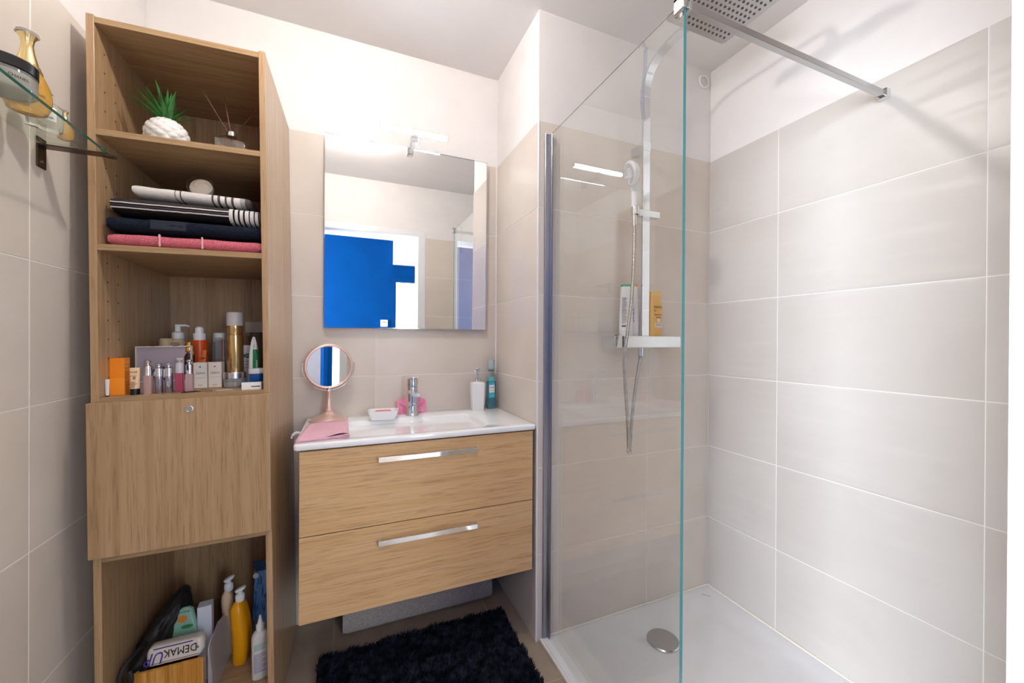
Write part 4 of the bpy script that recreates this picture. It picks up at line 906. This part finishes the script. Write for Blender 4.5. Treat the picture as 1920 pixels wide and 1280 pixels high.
rh = B().loft([rrect(2*HS, 2*HS, .012, HZ, HX, HY), rrect(2*HS+.004, 2*HS+.004, .013, HZ+.002, HX, HY), rrect(2*HS+.004, 2*HS+.004, .013, HZ+.008, HX, HY), rrect(2*HS-.004, 2*HS-.004, .012, HZ+.011, HX, HY), rrect(.06, .06, .012, HZ+.016, HX, HY)]).o('rain_head', M['satin'], sh, 30)
B().lathe([(.016, .012), (.016, .03), (.013, .032), (.013, .052), (0, .052)], (HX, HY, HZ), n=20).o('swivel', M['chrome'], sh)
b = B()
for i in range(13):
    for j in range(13):
        x = HX-HS+.024+(2*HS-.048)*i/12; y = HY-HS+.024+(2*HS-.048)*j/12
        b.lathe([(.0042, .0001), (.0042, -.0012), (.0028, -.0024), (0, -.0024)], (x, y, HZ), n=8)
nb = b.o('nozzles', mat('nozzle_rubber', (96, 90, 84), .6), rh); nb['kind'] = 'stuff'
# hand shower, holder, hose
hb_ = B(); hb_.box((1.050, PY-.034, H0+.498), (1.168, PY-.006, H0+.524), .002)
hb_.lathe([(.016, -.014), (.016, .016), (.011, .016), (.011, -.014)], (1.040, 1.236, H0+.510), n=20).o('slider', M['chrome'], sh)
hs = thing('hand_shower', 'white hand shower head resting in the slider of the shower column', 'shower head')
hp = [(1.036, 1.236, .478), (1.035, 1.236, .520), (1.034, 1.234, .560), (1.029, 1.229, .590), (1.018, 1.222, .612), (1.004, 1.214, .636)]
B().tube(smooth_pts([(x, y, H0+z) for x, y, z in hp[1:]], 5), [.0108]*5+[.0125]*5+[.0155]*5+[.021]*5+[.026], 16).o('handle', M['white_pl'], hs)
B().tube([(1.036, 1.236, H0+.476), (1.035, 1.236, H0+.548)], .0088, 16).o('chrome_sleeve', M['chrome'], hs)
nrm = Vector((-.93, .25, -.27)).normalized(); q_ = nrm.to_track_quat('Z', 'Y').to_matrix(); hc_ = Vector((.995, 1.208, H0+.640))
B().lathe([(0, -.030), (.020, -.027), (.036, -.018), (.044, -.006), (.046, .002), (.044, .006), (.041, .0075), (0, .0075)], hc_, rot=q_, n=36).o('head', M['white_pl'], hs)
B().lathe([(.020, .007), (.0205, .0085), (.0365, .0085), (.037, .007)], hc_, rot=q_, n=36).o('face_ring', mat('pale_grey', (206, 208, 216), .3), hs)
b = B()
for rr, n_ in ((.0245, 18), (.0325, 26), (.012, 8)):
    for k in range(n_):
        a = 2*PI*k/n_; b.lathe([(.0014, 0), (.0010, .0016), (0, .0016)], hc_+q_ @ Vector((rr*math.cos(a), rr*math.sin(a), .0083)), rot=q_, n=6)
nn_ = b.o('nozzles', M['grey_ink'], hs); nn_['kind'] = 'stuff'
ho = thing('shower_hose', 'ribbed metal shower hose hanging in a loop below the mixer shelf', 'hose')
path = smooth_pts([(x, y, H0+z) for x, y, z in ((1.036, 1.236, .480), (1.034, 1.232, .40), (1.022, 1.222, .28), (1.004, 1.212, .15), (.982, 1.206, .03), (.970, 1.208, -.06), (.978, 1.212, -.16), (.996, 1.222, -.28), (1.012, 1.234, -.38), (1.018, 1.240, -.425), (1.027, 1.246, -.436), (1.034, 1.250, -.41), (1.048, 1.256, -.30), (1.072, 1.262, -.17), (1.092, 1.266, -.09), (1.098, 1.268, -.045), (1.099, 1.268, -.027))], 26)
rs = [.0068+.0009*math.sin(i*2.1) for i in range(len(path))]
B().tube(path, rs, 10).o('hose', noise_mat('hose_metal', (176, 174, 170), (196, 194, 190), (50, 50, 50), rough=.28, metal=.9), ho, 60)
B().tube([(1.036, 1.236, H0+.455), (1.036, 1.236, H0+.488)], .0092, 14).o('cone_nut', M['chrome'], ho)
B().tube([(1.0985, 1.268, H0-.060), (1.099, 1.268, H0-.0275)], .0100, 14).o('outlet_nut', M['chrome'], ho)
# mixer shelf
ZM = H0+.0205; y0m = 1.236
b = B(); b.box((.992, y0m, ZM-.046), (1.281, BY-.03, ZM), .002).o('mixer_shelf', M['chrome'], sh, 0)
B().box((.944, y0m+.001, ZM-.046), (.984, BY-.032, ZM), .002).o('diverter_knob', M['chrome'], sh, 0)
B().box((.984, y0m+.005, ZM-.042), (.992, BY-.036, ZM-.004)).o('collar', M['dark_metal'], sh, 0)
B().box((1.00, BY-.03, ZM-.040), (1.06, BY-.0005, ZM-.006), .002).box((1.19, BY-.03, ZM-.040), (1.25, BY-.0005, ZM-.006), .002).o('wall_union', M['chrome'], sh, 0)
B().box((.966, y0m+.02, ZM), (.976, y0m+.03, ZM+.004), .001).o('button', M['black'], sh, 0)
# bottles on the mixer shelf
def shampoo(label, x, y, h, w, d, m, cap, rz, kind=0):
    t_ = thing('shampoo_bottle', label, 'bottle', (x, y, ZM), rz)
    if kind == 0: ks = ((.90, 0), (1, .02), (1.02, .15), (.98, .4), (.90, .7), (.82, .955))
    else: ks = ((.95, 0), (1, .02), (1, .55), (.94, .75), (.78, .90))
    B().loft([rrect(w*k, d*k, min(w, d)*k*.42, h*u, n=5) for k, u in ks]).o('body', m, t_)
    kt = ks[-1][0]
    B().loft([rrect(w*kt*k, d*kt*k, min(w, d)*kt*.4*k, h*u, n=5) for k, u in ((1, ks[-1][1]), (1.0, .985), (.93, 1.0))]).o('cap', cap, t_)
    return t_
pl = mat('pearl_plastic', (238, 240, 240), .3)
s1 = shampoo('white shampoo bottle with a green cap, left on the mixer shelf', 1.0275, 1.272, .205, .052, .040, pl, mat('green_cap', (70, 160, 128), .35), -.5)
for k in range(18): B().box((-.020, -.0203, .150-k*.0058), (-.001-(k % 5 == 2)*.006, -.0197, .1520-k*.0058)).o('printed_line', M['grey_ink'], s1, 0)
B().box((-.020, -.0206, .036), (-.004, -.0198, .042)).o('label_patch', mat('navy_patch', (50, 52, 84), .4), s1, 0)
s2 = shampoo('white shampoo bottle with an orange cap, in the middle of the mixer shelf', 1.0845, 1.300, .212, .046, .036, pl, mat('orange_cap', (240, 160, 110), .35), -.35)
bi = mat('slate_ink', (90, 104, 130), .5)
text('fresh', .014, bi, s2, (-.008, -.0178, .150), FACE @ Matrix.Rotation(PI/2, 4, 'Z')); text('SANEX', .019, bi, s2, (-.006, -.0188, .085), FACE @ Matrix.Rotation(PI/2, 4, 'Z'))
s3 = shampoo('honey-gold shampoo bottle with brown lettering, right of the riser', 1.178, 1.280, .186, .064, .040, mat('honey_plastic', (236, 184, 100), .3), mat('honey_cap', (240, 196, 120), .3), .0, 1)
br_ = mat('brown_ink', (120, 74, 30), .5)
text('DESSANGE', .0120, br_, s3, (.002, -.0204, .120), squeeze=.72)
text('Spirit', .006, br_, s3, (-.012, -.0204, .105)); text('Nutri-Extreme', .0088, br_, s3, (.004, -.0204, .089), squeeze=.75); text('Richesse', .0088, br_, s3, (.006, -.0204, .078), squeeze=.8)
B().box((-.013, -.0206, .036), (.022, -.0198, .056)).o('label_patch', mat('pale_label', (236, 226, 206), .4), s3, 0)
for k in range(2): B().box((-.010, -.0210, .044+k*.006), (.020, -.0204, .0458+k*.006)).o('printed_line', bi, s3, 0)
B().lathe([(0, 0), (.0075, 0), (.0075, .0008), (0, .0008)], (.006, -.0200, .066), rot=RX90, n=16).o('emblem', bpy.data.materials['pale_label'], s3)
# air vent on the shower wall
vt = thing('air_vent', 'small round white vent high on the shower wall', 'vent', (1.525, BY, H0+1.209))
B().lathe([(.032, 0), (.032, .004), (.028, .007), (.0215, .005), (.0215, .001), (.032, 0)], rot=RX90, n=32).o('ring', M['white_pl'], vt)
B().lathe([(0, .001), (.021, .001), (.021, .006), (.016, .008), (0, .008)], rot=RX90, n=32).o('disc', mat('vent_disc', (214, 204, 198), .5), vt)

# ---------------------------------------------------------------- mats on the floor
rg = thing('bath_mat', 'navy blue shaggy bath mat on the floor in front of the vanity', 'bath mat', (0, 0, 0))
rx0, rx1, ry0, ry1 = -.098, .612, 1.045, 1.560
nm = noise_mat('navy_shag', (17, 19, 28), (48, 51, 66), (40, 40, 40), 1., rough=.9, spec=.1)
B().loft([rrect(rx1-rx0-.02, ry1-ry0-.02, .03, .0003, (rx0+rx1)/2, (ry0+ry1)/2), rrect(rx1-rx0-.012, ry1-ry0-.012, .03, .006, (rx0+rx1)/2, (ry0+ry1)/2), rrect(rx1-rx0-.02, ry1-ry0-.02, .03, .010, (rx0+rx1)/2, (ry0+ry1)/2)]).o('backing', nm, rg)
vs, fs = [], []
rnd = random.Random(3)
step = .0033; ny_ = int((ry1-ry0)/step); nx_ = int((rx1-rx0)/step)
for j in range(ny_):
    for i in range(nx_):
        x = rx0+.008+(rx1-rx0-.016)*(i+rnd.random())/nx_; y = ry0+.008+(ry1-ry0-.016)*(j+rnd.random())/ny_
        a = rnd.random()*2*PI; hh = .020+.010*rnd.random(); w_ = .0017
        cl_ = noise.noise(Vector((x*18, y*18, 0)))*3
        lx, ly = .009*math.cos(cl_*2)+.007*(rnd.random()-.5), .009*math.sin(cl_*2)+.007*(rnd.random()-.5)
        k = len(vs)
        vs += [(x-w_*math.cos(a), y-w_*math.sin(a), .008), (x+w_*math.cos(a), y+w_*math.sin(a), .008), (x+lx*.4+w_*math.cos(a), y+ly*.4+w_*math.sin(a), .008+hh*.6), (x+lx*.4-w_*math.cos(a), y+ly*.4-w_*math.sin(a), .008+hh*.6), (x+lx, y+ly, .006+hh)]
        fs += [(k, k+1, k+2, k+3), (k+3, k+2, k+4)]
me = bpy.data.meshes.new('pile'); me.from_pydata(vs, [], fs); me.materials.append(nm)
pi = bpy.data.objects.new('pile', me); C.objects.link(pi); pi.parent = rg; pi['kind'] = 'stuff'
fm = thing('folded_mat', 'grey ribbed bath mat folded up on the floor under the vanity', 'bath mat', (0, 0, 0))
gmx = noise_mat('grey_terry', (168, 158, 152), (200, 190, 184), (260, 60, 260), 1., rough=.95, bs=.9, bd=.004, detail=3, spec=.1)
for l in range(1):
    b = B(); lo = []
    for i in range(61):
        u = i/60; x = -.012+.612*u+.004*l*(1 if u > .5 else -1); e = .88+.12*math.sqrt(max(0, 1-(1-min(1, min(u, 1-u)*20))**2))
        lp = []
        for k in range(24):
            a = 2*PI*k/24; ca, sa = math.cos(a), math.sin(a); z = .050; nz_ = .0022*noise.noise(Vector((x*60, k*.9, l*3)))
            lp.append(Vector((x, 1.715+.010*(-u+.5)*0+math.copysign(abs(ca)**.4, ca)*(.072+nz_), z+math.copysign(abs(sa)**.6, sa)*(.0485*e+nz_*.3))))
        lo.append(lp)
    b.loft(lo); b.o('fold', gmx, fm, 60)

# ---------------------------------------------------------------- things seen only in reflections
th_ = thing('thermostat', 'small white thermostat on the blue hall wall, seen in the mirror', 'thermostat', (.45, HB, H0+.16))
B().box((-.045, 0, -.045), (.045, .022, .045), .004).o('housing', M['white_pl'], th_, 0)
B().box((-.025, .022, .0), (.025, .0235, .026)).o('display', mat('lcd', (120, 132, 124), .3), th_, 0)
rd = thing('towel_radiator', 'white towel radiator on the left wall by the door, seen in the shower glass', 'radiator', (LX, .42, H0))
for y in (-.18, .18): B().box((.035, y-.015, -.75), (.06, y+.015, .25), .004).o('upright', M['white_pl'], rd, 0)
for k in range(14): B().tube([(.062, -.18, -.70+k*.070), (.062, .18, -.70+k*.070)], .009, 8).o('rail', M['white_pl'], rd)
for y in (-.18, .18):
    for z in (-.6, .15): B().box((.0005, y-.008, z-.008), (.036, y+.008, z+.008)).o('wall_mount', M['white_pl'], rd, 0)

for o in C.objects:
    if o.parent: continue
    n = o.name.split('.')[0]
    g = {'towel': 'folded towels stacked on the second shelf', 'lip_gloss': 'lip cosmetics on the middle shelf', 'shampoo_bottle': 'shampoo bottles on the mixer shelf',
         'pump_bottle': 'pump bottles in the cabinet', 'carton': 'cartons in the cabinet', 'tube': 'cosmetic tubes in the cabinet', 'perfume_bottle': 'perfume bottles on the glass shelf'}.get(n)
    if g: o['group'] = g
